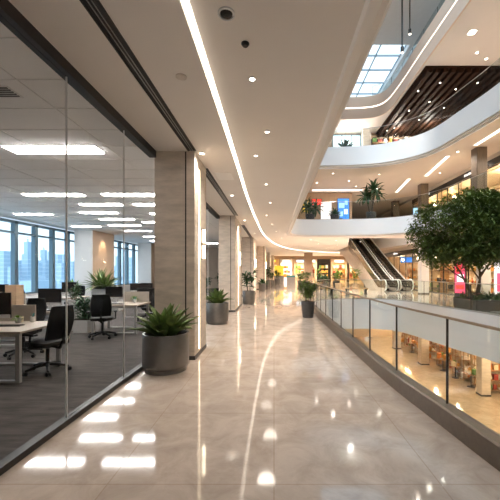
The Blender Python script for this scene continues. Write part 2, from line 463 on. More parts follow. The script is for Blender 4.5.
# --- office shell
struct('ceiling_office', MB().box(-11,-2.22,-3,31,3.73,3.83), 'office_ceiling')
g = MB()
for i in range(7): g.box(-10.6+i*1.29-.005, -10.6+i*1.29+.005, -3, 31, 3.722, 3.731)
for j in range(50): g.box(-11,-2.24,-2.9+j*.66-.005,-2.9+j*.66+.005,3.722,3.731)
struct('trim_30', g, 'grid')
struct('wall_office_back', MB().box(-11,-2.6,30.8,31,0,3.73), 'wall_cream')
struct('wall_office_front', MB().box(-11,-2.2,-3.2,-3,0,3.73), 'wall_cream')
struct('wall_office_pier', MB().box(-10.3,-9.4,17.3,19.6,0,3.72), 'wall_tan')
struct('wall_office_pier_cladding', MB().box(-10.3,-9.4,17.2,17.295,0,3.72), 'panel_white')
struct('wall_office_pier_far', MB().box(-10.3,-9.3,25.3,30.8,0,3.72), 'wall_tan')
struct('wall_office_pier_far_cladding', MB().box(-10.3,-9.3,25.2,25.295,0,3.72), 'panel_white')
struct('wall_office_sill', MB().box(-10.7,-10.45,-3,30.8,0,.62), 'panel_white')
def office_window(n, y0, y1):
    r = sroot('window_%d' % n, (-10.55, (y0+y1)/2, .62)); h = (y1-y0)/2
    m = MB().box(-.09,.09,-h,-h+.09,0,3.02).box(-.09,.09,h-.09,h,0,3.02).box(-.09,.09,-h,h,0,.07).box(-.09,.09,-h,h,2.92,3.02).box(-.07,.07,-h,h,2.50,2.58)
    m.build('window_frame','window_frame',r)
    MB().box(-.008,.008,-h+.07,h-.07,.05,2.95).build('glass_pane','glass_window',r)
n = 22
for a, c in ((6.65,10),(19.3,6)):
    for i in range(c): office_window(n, a+i*1.15, a+(i+1)*1.15); n += 1
struct('wall_office_left', MB().box(-10.7,-10.5,-3,6.6,.62,3.73), 'wall_cream')
struct('wall_office_right_pier', MB().box(-2.6,-2.25,22.5,30.8,0,3.72), 'wall_cream')

# --- world: bright overcast sky with soft clouds
W = bpy.data.worlds.new('sky'); SC.world = W; W.use_nodes = True
nt = W.node_tree; bg = nt.nodes['Background']
tc = nt.nodes.new('ShaderNodeTexCoord'); ns = nt.nodes.new('ShaderNodeTexNoise'); ns.inputs['Scale'].default_value = 5; ns.inputs['Detail'].default_value = 5
nt.links.new(tc.outputs['Generated'], ns.inputs['Vector'])
rp = nt.nodes.new('ShaderNodeValToRGB')
rp.color_ramp.elements[0].position = .38; rp.color_ramp.elements[0].color = (.46,.66,.86,1)
rp.color_ramp.elements[1].position = .62; rp.color_ramp.elements[1].color = (.74,.87,.97,1)
nt.links.new(ns.outputs['Fac'], rp.inputs['Fac']); nt.links.new(rp.outputs['Color'], bg.inputs['Color'])
bg.inputs['Strength'].default_value = .85
sl = bpy.data.lights.new('sun', 'SUN'); sl.energy = 1.6; sl.angle = .6; sl.color = (.86, .94, 1.0)
so = bpy.data.objects.new('fill_sun', sl); COL.objects.link(so); so.location = (0,0,40); so.rotation_euler = Vector((.25,.6,-.75)).to_track_quat('-Z','Y').to_euler()  # soft sun added to brighten the white fascias through the roof opening
# ================================================================== THINGS
# ------------------------------------------------------------------ stone piers with light strips and sconces
def pier(i, y0, y1, xl, xr, label):
    t = thing('stone_pier', label, 'column', ((xl+xr)/2, (y0+y1)/2, 0), 0, 'stone piers along the office front')
    hx = (xr-xl)/2; hy = (y1-y0)/2; rv = hx - .16
    MB().box(-hx, rv-.012, -hy, hy, .07, 3.756).box(rv+.012, hx, -hy, hy, .07, 3.756).box(-hx+.02, hx-.02, -hy+.02, hy-.02, .07, 3.75).build('shaft','stone',t)
    MB().box(rv-.011, rv+.011, -hy-.001, -hy+.019, .08, 3.75).build('shadow_joint','dark_frame',t)
    MB().box(-hx-.012, hx+.012, -hy-.012, hy+.012, 0, .07).build('plinth','plinth',t)
    sy = -hy + (y1-y0)*(.36 if i == 0 else .5)
    MB().box(hx-.005, hx+.012, sy-.018, sy+.018, .12, 3.52).build('light_strip','strip',t)
    return t, ((xl+xr)/2+hx, (y0+y1)/2+sy)
PIERS = [(6.0,7.0,-2.15,-1.43),(13.0,15.6,-2.16,-1.53),(21.3,24.4,-2.05,-1.32),(29,31.5,-1.50,-.76),(38.5,40.5,-.86,-.44),(45.6,47,-.45,0)]
PL = ['nearest wide stone pier at the end of the office glass','second nearest stone pier, with a planter before its front face','third nearest stone pier, beyond the second planter',
      'fourth nearest stone pier, where the passage bends','fifth nearest slim stone pier far down the passage','farthest slim stone pier by the end wall']
for i, p in enumerate(PIERS):
    t, (sx, sy) = pier(i, *p, PL[i])
    if i < 4:
        s = thing('wall_sconce', 'twin glowing wall sconce on the %s stone pier' % ORD[i], 'wall lamp', (sx, sy+(.28 if i else .22), 2.13), 0, 'sconces on the stone piers')
        MB().box(0, .018, -.03, .03, -.30, .30).build('back_plate','bronze',s)
        MB().rbox(.018, .075, -.028, .028, .03, .28, .02).build('lamp_shade','sconce',s, smooth=True)
        MB().rbox(.018, .075, -.028, .028, -.28, -.03, .02).build('lamp_shade','sconce',s, smooth=True)

# square columns of the mall side, one row on every storey
def column(y, z0, z1, x, w, m, label, group):
    t = thing('square_column', label, 'column', (x, y, z0), 0, group); h = w/2
    MB().box(-h,h,-h,h,.08,z1-z0).build('shaft',m,t, bevel=.01)
    MB().box(-h-.012,h+.012,-h-.012,h+.012,0,.08).build('plinth','plinth',t)
for i, (x, y, w) in enumerate(((10.99,17.5,.48),(10.45,23.3,.54),(10.3,28.0,.55))):
    column(y, -4.9, -1.62, x, w, 'stone', '%s pale square column on the floor below' % ORD[i], 'columns on the floor below')
    if i < 2: column(y, 0, 3.82, x, w, 'panel_white', '%s pale square column beyond the tree on the gallery level' % ORD[i], 'columns on the gallery level')
for i, (x, y, w) in enumerate(((11.07,18.0,.546),(11.4,25.5,.58),(11.55,31.8,.56))):
    column(y, 4.84, 8.22, x, w, 'stone_brown', '%s brown square column on the storey above the tree' % ORD[i], 'columns on the first storey')
column(12.6, 4.84, 8.22, 11.4, .86, 'stone_brown', 'brown square column cut by the right edge of the photo', 'columns on the first storey')
column(27.0, 9.46, 13.0, 7.45, .62, 'stone', 'grey square column between pale window and shop on the top storey', None)
column(40.0, 0, 3.76, 4.1, .95, 'wall_tan', 'tan square column standing in the far hall', None)

# ------------------------------------------------------------------ ceiling fittings
def downlight(x, y, z, label, group, r=.032):
    t = thing('downlight', label, 'ceiling light', (x, y, z), 0, group)
    MB().lathe([(r*1.35,0),(r*1.35,-.012),(r*1.05,-.014),(r*1.05,-.004),(r*.95,0)], n=16).build('trim_ring','white_gloss',t)
    MB().lathe([(r,-.0005),(r,-.009),(r*.4,-.010)], n=16).build('lamp','downlight',t)
g = 'downlights over the passage'
DL = [(-.25,3.84),(-.11,5.3),(-.35,6.4),(-.2,8.5),(-.12,10.8),(-.3,13.2),(-.1,15.8),(.1,18.6),(.5,22.4),(1.0,26),(2.2,29.5),(3.8,33.0)]
for i, (x, y) in enumerate(DL):
    downlight(x, y, 3.82, '%s round downlight right of the light cove' % ORD[i], g)
    spot((x, y, 3.78), (44 if y > 14 else 10), WARM, rad=.22)
DLL = [(-1.32,6.1),(-1.2,9.5),(-1.25,14.2),(-1.1,19.0),(-.5,27.0)]
for i, (x, y) in enumerate(DLL):
    downlight(x, y, 3.76, '%s small downlight between light cove and piers' % ORD[i], 'downlights left of the cove', .045)
    spot((x, y, 3.72), 36, WARM, 2.2, rad=.2)
t = thing('ceiling_speaker', 'round black ceiling speaker nearest the camera', 'ceiling speaker', (-.41,2.87,3.82))
MB().lathe([(.075,0),(.075,-.014),(.062,-.016),(.058,-.006)], n=20).build('trim_ring','silver',t)
MB().lathe([(.055,-.001),(.052,-.012),(.02,-.02)], n=20).build('grille','black_plastic',t)
t = thing('ceiling_sensor', 'tiny dark sensor between speaker and nearest downlight', 'sensor', (-.28,3.25,3.82))
MB().lathe([(.04,0),(.04,-.01),(.025,-.03)], n=16).build('sensor_body','dark_frame',t)
t = thing('smoke_detector', 'flat pale disc left of the light cove', 'smoke detector', (-1.03,3.7,3.76))
MB().lathe([(.06,0),(.06,-.012),(.035,-.022)], n=20).build('detector_body','ceiling_cream',t)
t = thing('access_hatch', 'pale square panel let into ceiling beside the nearest pier', 'hatch', (-1.12,7.6,3.76))
MB().box(-.18,.18,-.28,.28,-.008,0).build('hatch_panel','chamfer',t)

def slot(y0, y1, label):
    L = y1-y0; t = thing('slot_vent', label, 'ceiling vent', (-1.47,(y0+y1)/2,3.76), 0, 'slot vents in the passage ceiling')
    MB().box(-.075,.075,-L/2,L/2,-.003,0).build('recess','shop_black',t)
    MB().box(-.075,-.055,-L/2,L/2,-.012,-.003).box(.055,.075,-L/2,L/2,-.012,-.003).build('frame','dark_frame',t)
    MB().box(-.022,-.014,-L/2,L/2,-.011,-.003).box(.014,.022,-L/2,L/2,-.011,-.003).build('vane','steel',t)
slot(-1.0, 5.98, 'long black slot vent before the nearest pier'); slot(7.02, 12.98, 'black slot vent between nearest and second pier'); slot(15.62, 21.28, 'black slot vent between second and third pier')

t = thing('air_grille', 'small black air grille in the office ceiling', 'ceiling vent', (-3.2,3.95,3.722))
MB().box(-.14,.14,-.13,.13,-.006,0).build('frame','grid',t)
m = MB()
for k in range(5): m.box(-.12,.12,-.11+k*.045,-.09+k*.045,-.012,-.006)
m.build('slats','black_plastic',t)

# office light panels
PAN = [(-3.82,5.8,1.55,.34),(-6.1,9.25,1.6,.24),(-3.95,9.25,1.55,.24),(-5.5,10.6,1.3,.22),(-3.7,10.6,1.5,.22),(-6.35,12.1,1.3,.22),(-8.95,12.4,1.3,.22),(-3.9,12.3,1.3,.22),
       (-6.4,13.6,1.35,.22),(-6.9,15.4,1.4,.22),(-5.0,14.4,1.3,.22),(-8.9,15.8,1.3,.22),(-7.2,17.6,1.4,.22),(-5.1,17.6,1.4,.22),(-7.3,20.5,1.4,.22),(-5.3,21.5,1.4,.22),(-8.0,23.5,1.4,.22),(-5.0,25.5,1.4,.22),(-8.9,9.0,1.3,.24),(-6.4,6.0,1.3,.3)]
PN = ['widest white light panel, nearest in the office ceiling','white light panel left of the glass joint in the second row','white light panel right of the glass joint in the second row']
for i, (x, y, w, d) in enumerate(PAN):
    side = 'right' if x > -4.8 else ('middle' if x > -7.5 else 'left')
    same = sorted([q[1] for q in PAN if ('right' if q[0] > -4.8 else ('middle' if q[0] > -7.5 else 'left')) == side])
    t = thing('office_light', PN[i] if i < 3 else '%s white linear light in the %s row of the office ceiling' % (ORD[same.index(y)], side), 'ceiling light', (x, y, 3.7215), 0, 'linear lights in the office ceiling')
    MB().box(-w/2-.02,w/2+.02,-d/2-.02,d/2+.02,-.006,0).build('frame','grid',t)
    MB().box(-w/2,w/2,-d/2,d/2,-.022,-.006).build('diffuser','office_panel',t)

# ------------------------------------------------------------------ railings
def railing(name, path, z, label, kerb, gm, hm, step=1.2, posts=True, hand=.038, hgt=1.10, off=.10):
    """glass railing along a plan path, glass set off to the right of travel"""
    t = thing(name, label, 'railing', (path[0][0], path[0][1], z))
    ox, oy = path[0][0], path[0][1]
    L = lambda pts: [(p[0]-ox, p[1]-oy) for p in pts]
    P = L(path); kz = .2 if kerb else .05
    if kerb: MB().sweep(P, [(0,0),(.155,0),(.155,kz),(.125,kz+.008),(.012,kz+.008),(0,kz-.01)]).build('kerb','bronze',t)
    else: MB().sweep(P, [(off-.03,0),(off+.03,0),(off+.03,kz),(off-.03,kz)]).build('base_channel','steel',t)
    MB().sweep(P, [(off-hand/2,hgt),(off+hand/2,hgt),(off+hand/2,hgt+.016),(off+hand/2-.008,hgt+.022),(off-hand/2+.008,hgt+.022),(off-hand/2,hgt+.016)]).build('handrail',hm,t)
    # panes and their dark joints
    C = offset2d(P, off); cuts = resample(C, step)
    dense = C; idx = []
    for c in cuts: idx.append(min(range(len(dense)), key=lambda i: (dense[i][0]-c[0])**2+(dense[i][1]-c[1])**2))
    for j, (a, b) in enumerate(zip(cuts, cuts[1:])):
        mid = [dense[i] for i in range(len(dense)) if idx[j] < i < idx[j+1]]
        va, vb = Vector(a), Vector(b); seg = (vb-va)
        pts = [tuple(va + seg*.008)] + mid + [tuple(vb - seg*.008)]
        MB().sweep(pts, [(-.006,kz),(.006,kz),(.006,hgt),(-.006,hgt)]).build('glass_pane',gm,t)
        if posts:
            ang = math.atan2(seg.y, seg.x); M = Matrix.Translation((a[0],a[1],0)) @ Matrix.Rotation(ang,4,'Z')
            MB().box(-.006,.006,-.011,.011,kz,hgt, M).build('post','dark_frame',t)
    return t
def dens(pts, s): return resample(pts, s)
KD = dens(KERB, .08)
split = min(range(len(KD)), key=lambda i: abs(KD[i][1]-17.2) + (0 if KD[i][0] < 3 else 99))
near = [p for p in KD[:split+1] if p[1] > -1.5]
far = KD[split:]
far = [p for p in far if p[1] > 2]
# start near path so that joints fall on the photo's joints
near = [p for p in near if p[1] > -.05]
railing('glass_railing', near[:-2], 0, 'near glass railing with bronze kerb and brass handrail beside the passage', True, 'glass_rail', 'brass_rail', 1.17)
railing('glass_railing', far[4:], 0, 'glass railing across the light well, before the escalators and tree', False, 'glass_teal', 'steel', 1.5, True, .045)
E2 = dens(EDGE2, .1)
mid2 = [p for p in E2 if (p[1] > 18.5 and p[0] < 4) or (p[0] >= 4 and p[1] > 5)]
railing('glass_railing', mid2, 4.88, 'glass railing above the lower white balcony', False, 'glass_upper', 'steel', 1.5, True, .03, 1.15, -.12)
railing('glass_railing', mid2, 9.50, 'dark tinted glass railing above the upper white balcony', False, 'glass_upper', 'steel', 1.5, True, .03, 1.15, -.12)
E4 = dens(EDGE4, .1)
mid4 = [p for p in E4 if p[0] > 7.2 and p[1] > 8]
railing('glass_railing', mid4, 14.4, 'glass railing on the highest floor by the skylight', False, 'glass_upper', 'steel', 1.6, True, .05, 1.1, -.35)

# ------------------------------------------------------------------ plants
def leaves_fan(m, base, n, L, w, r, seed, e0=.25, e1=1.45, droop=(.5,1.3)):
    q = random.Random(seed)
    for i in range(n):
        az = i*2.39996 + q.uniform(-.3,.3); f = (i+.5)/n
        el = e1 - (e1-e0)*f + q.uniform(-.12,.12)
        rr = r*(.15+.85*f)*q.uniform(.4,1)
        m.blade((base[0]+math.cos(az)*rr, base[1]+math.sin(az)*rr, base[2]), az, el, L*q.uniform(.75,1.08)*(1-.15*f), w*q.uniform(.8,1.15), q.uniform(*droop)*(.35+f))
def pot_profile(r, h, kind):
    if kind == 'drum': return [(r*.86,0),(r*.9,.0),(r*.9,.055),(r*.985,.085),(r,.11),(r,h-.01),(r-.006,h),(r-.032,h),(r-.036,h-.012),(r-.036,h-.075),(.02,h-.08)]
    return [(r*.72,0),(r*.78,.012),(r*.98,h*.8),(r,h-.01),(r-.006,h),(r-.03,h),(r-.035,h-.06),(.02,h-.065)]
def potted(x, y, z, r, h, label, kind='drum', pm='pot', lm='leaf', n=46, L=.55, w=.12, seed=1, group=None, e0=.2, droop=(.5,1.3), name='potted_plant'):
    t = thing(name, label, 'potted plant', (x, y, z), 0, group)
    MB().lathe(pot_profile(r, h, kind), n=40).build('pot',pm,t, smooth=True)
    MB().lathe([(r*.5,h-.10),(r-.034,h-.066),(r*.6,h-.045),(.02,h-.035)], n=24).build('soil','soil',t, smooth=True)
    m = MB(); leaves_fan(m, (0,0,h-.05), n, L, w, r*.6, seed, e0, 1.45, droop)
    m.build('foliage',lm,t, recalc=False, smooth=True)
    return t
gp = 'planters along the stone piers'
potted(-1.755,5.42,0,.365,.60,'nearest large grey drum planter of broad green leaves by the glass', n=48, L=.56, w=.15, seed=3, group=gp, e0=.62, droop=(.3,.8))
potted(-1.735,10.2,0,.345,.64,'grey drum planter of broad leaves before the second stone pier', n=44, L=.52, w=.14, seed=4, group=gp, e0=.6, droop=(.3,.8))
def bushy(x, y, z, r, h, label, height, seed, lm='leaf_dark', n=120, pm='pot', kind='drum', spread=.5, group=None, lw=.06, LL=.2, stems=5):
    t = thing('potted_shrub', label, 'potted plant', (x, y, z), 0, group)
    MB().lathe(pot_profile(r, h, kind), n=32).build('pot',pm,t, smooth=True)
    MB().lathe([(r*.5,h-.10),(r-.034,h-.066),(r*.6,h-.05),(.02,h-.045)], n=20).build('soil','soil',t, smooth=True)
    q = random.Random(seed); st = MB(); m = MB()
    for s in range(stems):
        a = s*2*PI/stems + q.random(); top = Vector((math.cos(a)*spread*q.uniform(.3,.8), math.sin(a)*spread*q.uniform(.3,.8), h+height*q.uniform(.65,1)))
        b = Vector((math.cos(a)*r*.25, math.sin(a)*r*.25, h-.06)); c = (b+top)/2 + Vector((0,0,height*.08))
        pts = catmull([tuple(b),tuple(c),tuple(top)], 4); st.tube(pts, [.012-.008*i/(len(pts)-1) for i in range(len(pts))], 5)
        for k in range(n//stems):
            f = q.uniform(.25,1)**.8; p = pts[min(int(f*(len(pts)-1)), len(pts)-1)]
            m.blade(p, q.uniform(0,2*PI), q.uniform(-.2,1.2), LL*q.uniform(.7,1.25), lw*q.uniform(.8,1.2), q.uniform(.3,1.2), 4)
    st.build('stem','bark',t, recalc=False); m.build('foliage',lm,t, recalc=False, smooth=True)
    return t
bushy(-1.22,16.2,0,.31,.64,'grey drum planter with tall loose shrub past the second pier', .95, 5, 'leaf_dark', 110, spread=.45, group=gp, lw=.09, LL=.3)
potted(-.93,26.6,0,.30,.62,'grey drum planter of dark leaves before the fourth stone pier', lm='leaf_dark', n=44, L=.55, w=.10, seed=8, group=gp)
bushy(-.62,32.6,0,.33,.72,'tall dark shrub in grey planter past the fourth pier', 1.35, 9, 'leaf_dark', 120, group=gp, lw=.1, LL=.32)
bushy(-.30,36.6,0,.36,.6,'bright green shrub in grey planter before the fifth pier', 1.0, 10, 'leaf', 110, group=gp, lw=.1, LL=.3)
bushy(.45,42.0,0,.36,.6,'last dark shrub in grey planter near the end wall', 1.2, 12, 'leaf_dark', 110, group=gp, lw=.1, LL=.3)
bushy(1.17,11.5,0,.235,.56,'dark tapered pot with fine grey-green shrub beside the glass railing', .72, 21, 'leaf_tree', 420, 'pot_dark', 'taper', .42, None, .045, .20, 10)
# upper balcony plants
def palm(x, y, z, label, hgt, seed, n=22, L=1.0, w=.16, lm='leaf_dark', group=None):
    t = thing('potted_palm', label, 'potted plant', (x, y, z), 0, group)
    MB().lathe(pot_profile(.32,.6,'taper'), n=24).build('pot','pot_dark',t, smooth=True)
    MB().lathe([(.1,.5),(.27,.53),(.02,.55)], n=16).build('soil','soil',t)
    q = random.Random(seed); st = MB(); m = MB()
    for s in range(3):
        a = s*2.1+q.random(); b = (math.cos(a)*.1, math.sin(a)*.1, .53); e = (math.cos(a)*.35, math.sin(a)*.35, hgt*q.uniform(.55,.8))
        st.tube([b, ((b[0]+e[0])/2*.8,(b[1]+e[1])/2*.8,(b[2]+e[2])/2), e], [.03,.025,.02], 6)
        leaves_fan(m, e, n, L, w, .04, seed+s, -.5, 1.4, (.6,1.5))
    st.build('stem','bark',t, recalc=False); m.build('foliage',lm,t, recalc=False, smooth=True)
palm(2.45,22.6,4.84,'leafy plant at the left end of the lower white balcony', 1.6, 31, 20, .8, .17)
palm(6.35,21.8,4.84,'tall dark palm behind the lower white balcony, above the escalators', 2.5, 33, 24, .95, .18)
potted(4.15,22.8,4.84,.3,.6,'low plant beside the leafy plant on the lower white balcony','taper','pot_dark','leaf_dark',40,.6,.11,35)
potted(5.0,26.0,4.84,.3,.6,'small plant before the blue screen on the lower white balcony','taper','pot_dark','leaf',40,.6,.11,36)
potted(5.0,23.5,9.46,.34,.6,'left bushy plant before the pale window on the top storey','taper','pot_dark','leaf_dark',54,.95,.16,37)
potted(6.0,24.6,9.46,.28,.5,'middle low plant before the pale window on the top storey','taper','pot_dark','leaf_dark',40,.75,.12,38)
potted(6.9,24.0,9.46,.28,.5,'right low plant before the pale window on the top storey','taper','pot','leaf_dark',40,.7,.12,39)

# ------------------------------------------------------------------ the indoor tree and its raised bed
t = thing('indoor_tree', 'large airy indoor tree with forked trunks above the raised bed', 'tree', (8.55,14.2,.385))
q = random.Random(77); tr = MB(); lf = MB(); tips = []
def branch(p, d, L, r, lev):
    p = Vector(p); d = Vector(d).normalized(); pts = [p.copy()]
    for k in range(4):
        d = (d + Vector((q.uniform(-.16,.16), q.uniform(-.16,.16), .05))).normalized(); p = p + d*L/4; pts.append(p.copy())
    tr.tube(pts, [r*(1-.45*i/4) for i in range(5)], 7 if lev < 2 else 4, cap=False)
    if lev >= 3: tips.append(pts[2]); tips.append(pts[4]); return
    for j in range(3 if lev else 3):
        a = q.uniform(0,2*PI); sp = q.uniform(.55,.95)
        u = d.orthogonal().normalized(); v = d.cross(u)
        branch(pts[4] if j < 2 else pts[3], d*math.cos(sp) + (u*math.cos(a)+v*math.sin(a))*math.sin(sp), L*q.uniform(.66,.82), r*.55, lev+1)
for dx, dy, tx, ty in ((-.12,0,-.42,.02),(.1,.08,.28,.25),(.02,-.1,.05,-.3)): branch((dx,dy,.0), (tx,ty,1), 1.25, .065, 0)
def ok(p): # world test: keep the crown inside the light well
    x, y, z = p.x+8.55, p.y+14.2, p.z+.40
    e = ((x-8.15)/2.35)**2 + ((y-14.3)/2.2)**2 + ((z-3.3)/1.85)**2
    return e < 1 and not (z > 3.55 and x > 9.28) and x < 10.3
cl = []
for k in range(300):
    while True:
        a = Vector((q.uniform(-1,1), q.uniform(-1,1), q.uniform(-1,1)))
        if .25 < a.length < 1: break
    p = Vector((8.15-8.55 + a.x*2.25, .1 + a.y*2.1, 2.9 + a.z*1.78))
    if ok(p): cl.append(p)
for k in range(110):
    p = Vector((q.uniform(-.6,.66), q.uniform(-1.6,-.2), q.uniform(2.7,4.45)))
    if ok(p): cl.append(p)
for tip in tips:
    if ok(tip): cl.append(tip)
for c in cl:
    for k in range(60):
        o = Vector((q.gauss(0,.2), q.gauss(0,.2), q.gauss(0,.15))); p = c + o
        if not ok(p): continue
        lf.blade(p, q.uniform(0,2*PI), q.uniform(-.7,.7), q.uniform(.12,.22), q.uniform(.05,.08), q.uniform(0,.8), 2, .15)
# twigs from the forks out to the leaf clumps
for c in cl[::3]:
    s = min(tips, key=lambda tp: (tp-c).length) if tips else Vector((0,0,2))
    tr.tube([s, (s+c)/2+Vector((0,0,.05)), c], [.012,.009,.005], 4, cap=False)
tr.build('trunk','bark',t, recalc=False, smooth=True); lf.build('foliage','leaf_tree',t, recalc=False)

t = thing('planter_bed', 'low raised bed of soil under the indoor tree', 'planter', (9.25,14.2,0))
MB().box(-1.15,1.35,-.85,-.79,0,.42).box(-1.15,1.35,.79,.85,0,.42).box(-1.15,-1.09,-.79,.79,0,.42).box(1.29,1.35,-.79,.79,0,.42).build('planter_box','bronze',t)
MB().box(-1.09,1.29,-.79,.79,.02,.38).build('soil','soil',t)
k = 0
for j, yy in enumerate((-.55,.0,.5)):
    for i in range(6):
        x = 8.3+i*.42+(j%2)*.1; y = 14.2+yy
        if abs(x-8.55) < .3 and abs(yy) < .3: continue
        row = ['front','middle','back'][j]
        s = thing('bed_shrub', '%s low shrub from the left in the %s row of the raised bed' % (NTH[i].replace('first','leftmost'), row), 'shrub', (x, y, .38), 0, 'low shrubs under the tree')
        m = MB(); qq = random.Random(100+k); k += 1
        for b in range(46): m.blade((qq.uniform(-.05,.05),qq.uniform(-.05,.05),0), qq.uniform(0,2*PI), qq.uniform(.1,1.4), qq.uniform(.18,.42), qq.uniform(.04,.075), qq.uniform(.3,1.2), 3)
        m.build('foliage',['leaf','leaf_dark','leaf'][i%3],s, recalc=False)
        if i % 2 == 0:
            fm = MB()
            for b in range(9): fm.lathe([(.004,0),(.022,.01),(.02,.025),(.004,.032)], (qq.uniform(-.16,.16),qq.uniform(-.16,.16),qq.uniform(.16,.3)), 7)
            fm.build('blossoms','flower',s)

# ------------------------------------------------------------------ escalators
def escalator():
    t = thing('escalator', 'left escalator rising to the lower white balcony, steel truss side in view', 'escalator', (8.95,25.6,0), math.radians(7), 'pair of escalators')
    H = 4.84; run = H/math.tan(math.radians(30)); l0 = 1.1; l1 = 1.1; Y1 = l0+run; Y2 = Y1+l1
    line = lambda dz, a0=0, a1=0: [(0+a0,dz),(l0,dz),(Y1,H+dz),(Y2+a1,H+dz)]
    up = line(.02); dn = None
    # truss side plates below the balustrades, cut off at the floor
    prof = [(0,.02),(l0,.02),(Y1,H-.02),(Y2,H-.02),(Y2,H-1.5),(Y1+.35,H-1.5),(l0+1.9,.0),(0,.0)]
    MB().extr(prof,-.55,.55).build('truss','esc_side',t)
    st = MB(); n = int(H/.2)
    for k in range(n):
        y = l0 + run*k/n; z = H*k/n
        st.box(-.42,.42,y,y+run/n+.06,z+.02,z+.2)
        for c in range(9): st.box(-.40+c*.1-.02,-.40+c*.1+.02,y-.012,y,z+.04,z+.19)
    st.box(-.42,.42,.1,l0,.02,.05).box(-.42,.42,Y1,Y2,H-.02,H+.05)
    st.build('steps','esc_step',t)
    for s in (-1,1):
        x = s*.49
        bp = [(-.05,.06),(l0,.06),(Y1,H+.06),(Y2,H+.06),(Y2,H+.88),(Y1-.15,H+.88),(l0-.2,.88),(-.1,.88),(-.22,.72),(-.26,.5),(-.22,.24)]
        MB().extr(bp, x-.012, x+.012).build('balustrade','esc_panel',t)
        MB().extr([(.0,.02),(l0,.02),(Y1,H+.02),(Y2,H+.02),(Y2,H+.3),(Y1,H+.3),(l0,.3),(.0,.3)], x-.035*(1 if s<0 else .4), x+.035*(.4 if s<0 else 1)).build('skirt','esc_side',t)
        hr = catmull([(x,-.05,.1),(x,-.25,.22),(x,-.32,.55),(x,-.2,.84),(x,.05,.93),(x,l0-.2,.93),(x,(l0+Y1)/2-.17,H/2+.93),(x,Y1-.15,H+.93),(x,Y2,H+.93)], 5)
        MB().tube(hr, .05, 8).build('handrail','handrail',t, smooth=True)
    MB().box(-.42,.42,-.5,.1,.0,.03).build('comb_plate','steel',t)
    return t
e = escalator()
dup(e, (10.12,25.74,0), math.radians(7), 'right escalator rising to the lower white balcony, nearer the shops', 'pair of escalators')
# ------------------------------------------------------------------ office furniture
def desk(x0, x1, y0, y1, label, screen=None, group='white desks in the office'):
    t = thing('office_desk', label, 'desk', ((x0+x1)/2,(y0+y1)/2,0), 0, group); hx = (x1-x0)/2; hy = (y1-y0)/2
    MB().box(-hx,hx,-hy,hy,.705,.74).build('tabletop','desk_top',t, bevel=.004)
    for s in (-1,1):
        a, b = sorted((s*(hy-.03), s*(hy-.08)))
        MB().box(-hx+.03,-hx+.09,a,b,.0,.705).box(hx-.09,hx-.03,a,b,0,.705).box(-hx+.09,hx-.09,a,b,0,.035).box(-hx+.09,hx-.09,a,b,.66,.705).build('leg_frame','desk_leg',t)
    MB().box(-.03,.03,-hy+.09,hy-.09,.665,.703).build('cross_beam','desk_leg',t)
    if screen:
        a, b = screen; MB().rbox(a-(x0+x1)/2,b-(x0+x1)/2,hy-.025,hy+.005,.742,1.02,.012).build('privacy_screen','screen_fabric',t)
    return t
desk(-6.1,-3.60,4.72,5.72,'nearest white desk, cut by the left edge, with loop legs',(-5.9,-4.08))
desk(-6.3,-4.60,7.0,7.6,'second white desk behind the nearest mesh chair')
desk(-4.66,-3.46,8.42,9.35,'white desk by the second glass joint with a beige screen',(-4.2,-3.5))
desk(-5.2,-3.3,11.4,12.4,'white desk seen just left of the nearest pier',(-4.4,-3.35))
desk(-8.6,-6.3,7.6,8.6,'white desk by the windows behind the left monitors',(-8.4,-6.4))
desk(-8.6,-6.4,10.6,11.6,'far white desk by the windows')
def monitor(x, y, z, rz, label, w=.56, h=.33):
    t = thing('computer_monitor', label, 'monitor', (x, y, z), rz, 'black monitors on the office desks')
    MB().rbox(-.11,.11,-.09,.09,0,.012,.02).build('stand_foot','silver',t)
    MB().box(-.05,.05,.03,.045,.012,.16).build('stand_neck','silver',t)
    M = Matrix.Translation((0,0,.10))
    MB().rbox(-w/2,w/2,-.004,.028,0,h+.07,.01,M).build('housing','black_plastic',t)
    c = MB().box(-w/2+.002,w/2-.002,-.008,-.004,.0,.058,M).build('chin','silver',t)
    Mr = M @ Matrix.Translation((0,-.0085,.03)) @ Matrix.Rotation(PI/2,4,'X')
    MB().lathe([(.010,-.001),(.010,.001)], n=14, M=Mr).build('logo_dot','black_plastic',c)
    MB().box(-w/2+.004,w/2-.004,-.007,-.004,.06,h+.066,M).build('screen','screen_black',t)
    return t
monitor(-4.56,5.36,.742,.06,'nearest black monitor at the left edge of the nearest desk', .62, .34)
monitor(-4.97,7.38,.742,-.04,'black monitor behind the back of the nearest mesh chair', .52, .30)
monitor(-4.30,8.95,.742,.0,'black monitor on the desk by the second glass joint', .46, .27)
monitor(-4.55,11.9,.742,.0,'black monitor on the desk just left of the nearest pier', .42, .26)
monitor(-6.85,8.2,.742,.05,'dark monitor beside the tan wooden box near the windows', .6, .36)
monitor(-7.9,8.1,.742,.05,'dark monitor cut by the left edge near the windows', .6, .36)
monitor(-6.75,11.0,.742,.05,'small far monitor before the window piers', .5, .32)
monitor(-5.0,12.05,.742,.05,'small far monitor left of the desk by the pier', .4, .24)
def keyboard(x, y, z, rz, label):
    t = thing('keyboard', label, 'keyboard', (x, y, z), rz, 'keyboards on the desks')
    MB().rbox(-.21,.21,-.065,.065,0,.014,.012).build('base','key_dark',t)
    m = MB()
    for r in range(4):
        for c in range(12): m.box(-.195+c*.033,-.168+c*.033,-.055+r*.028,-.032+r*.028,.014,.019)
    m.build('keys','black_plastic',t)
keyboard(-4.15,5.2,.742,.12,'dark keyboard on the nearest desk before the screen'); keyboard(-4.65,7.18,.742,0,'dark keyboard on the second desk'); keyboard(-4.1,8.6,.742,0,'dark keyboard left on the desk by the second glass joint')
keyboard(-4.4,11.6,.742,0,'dark keyboard on the desk just left of the nearest pier')
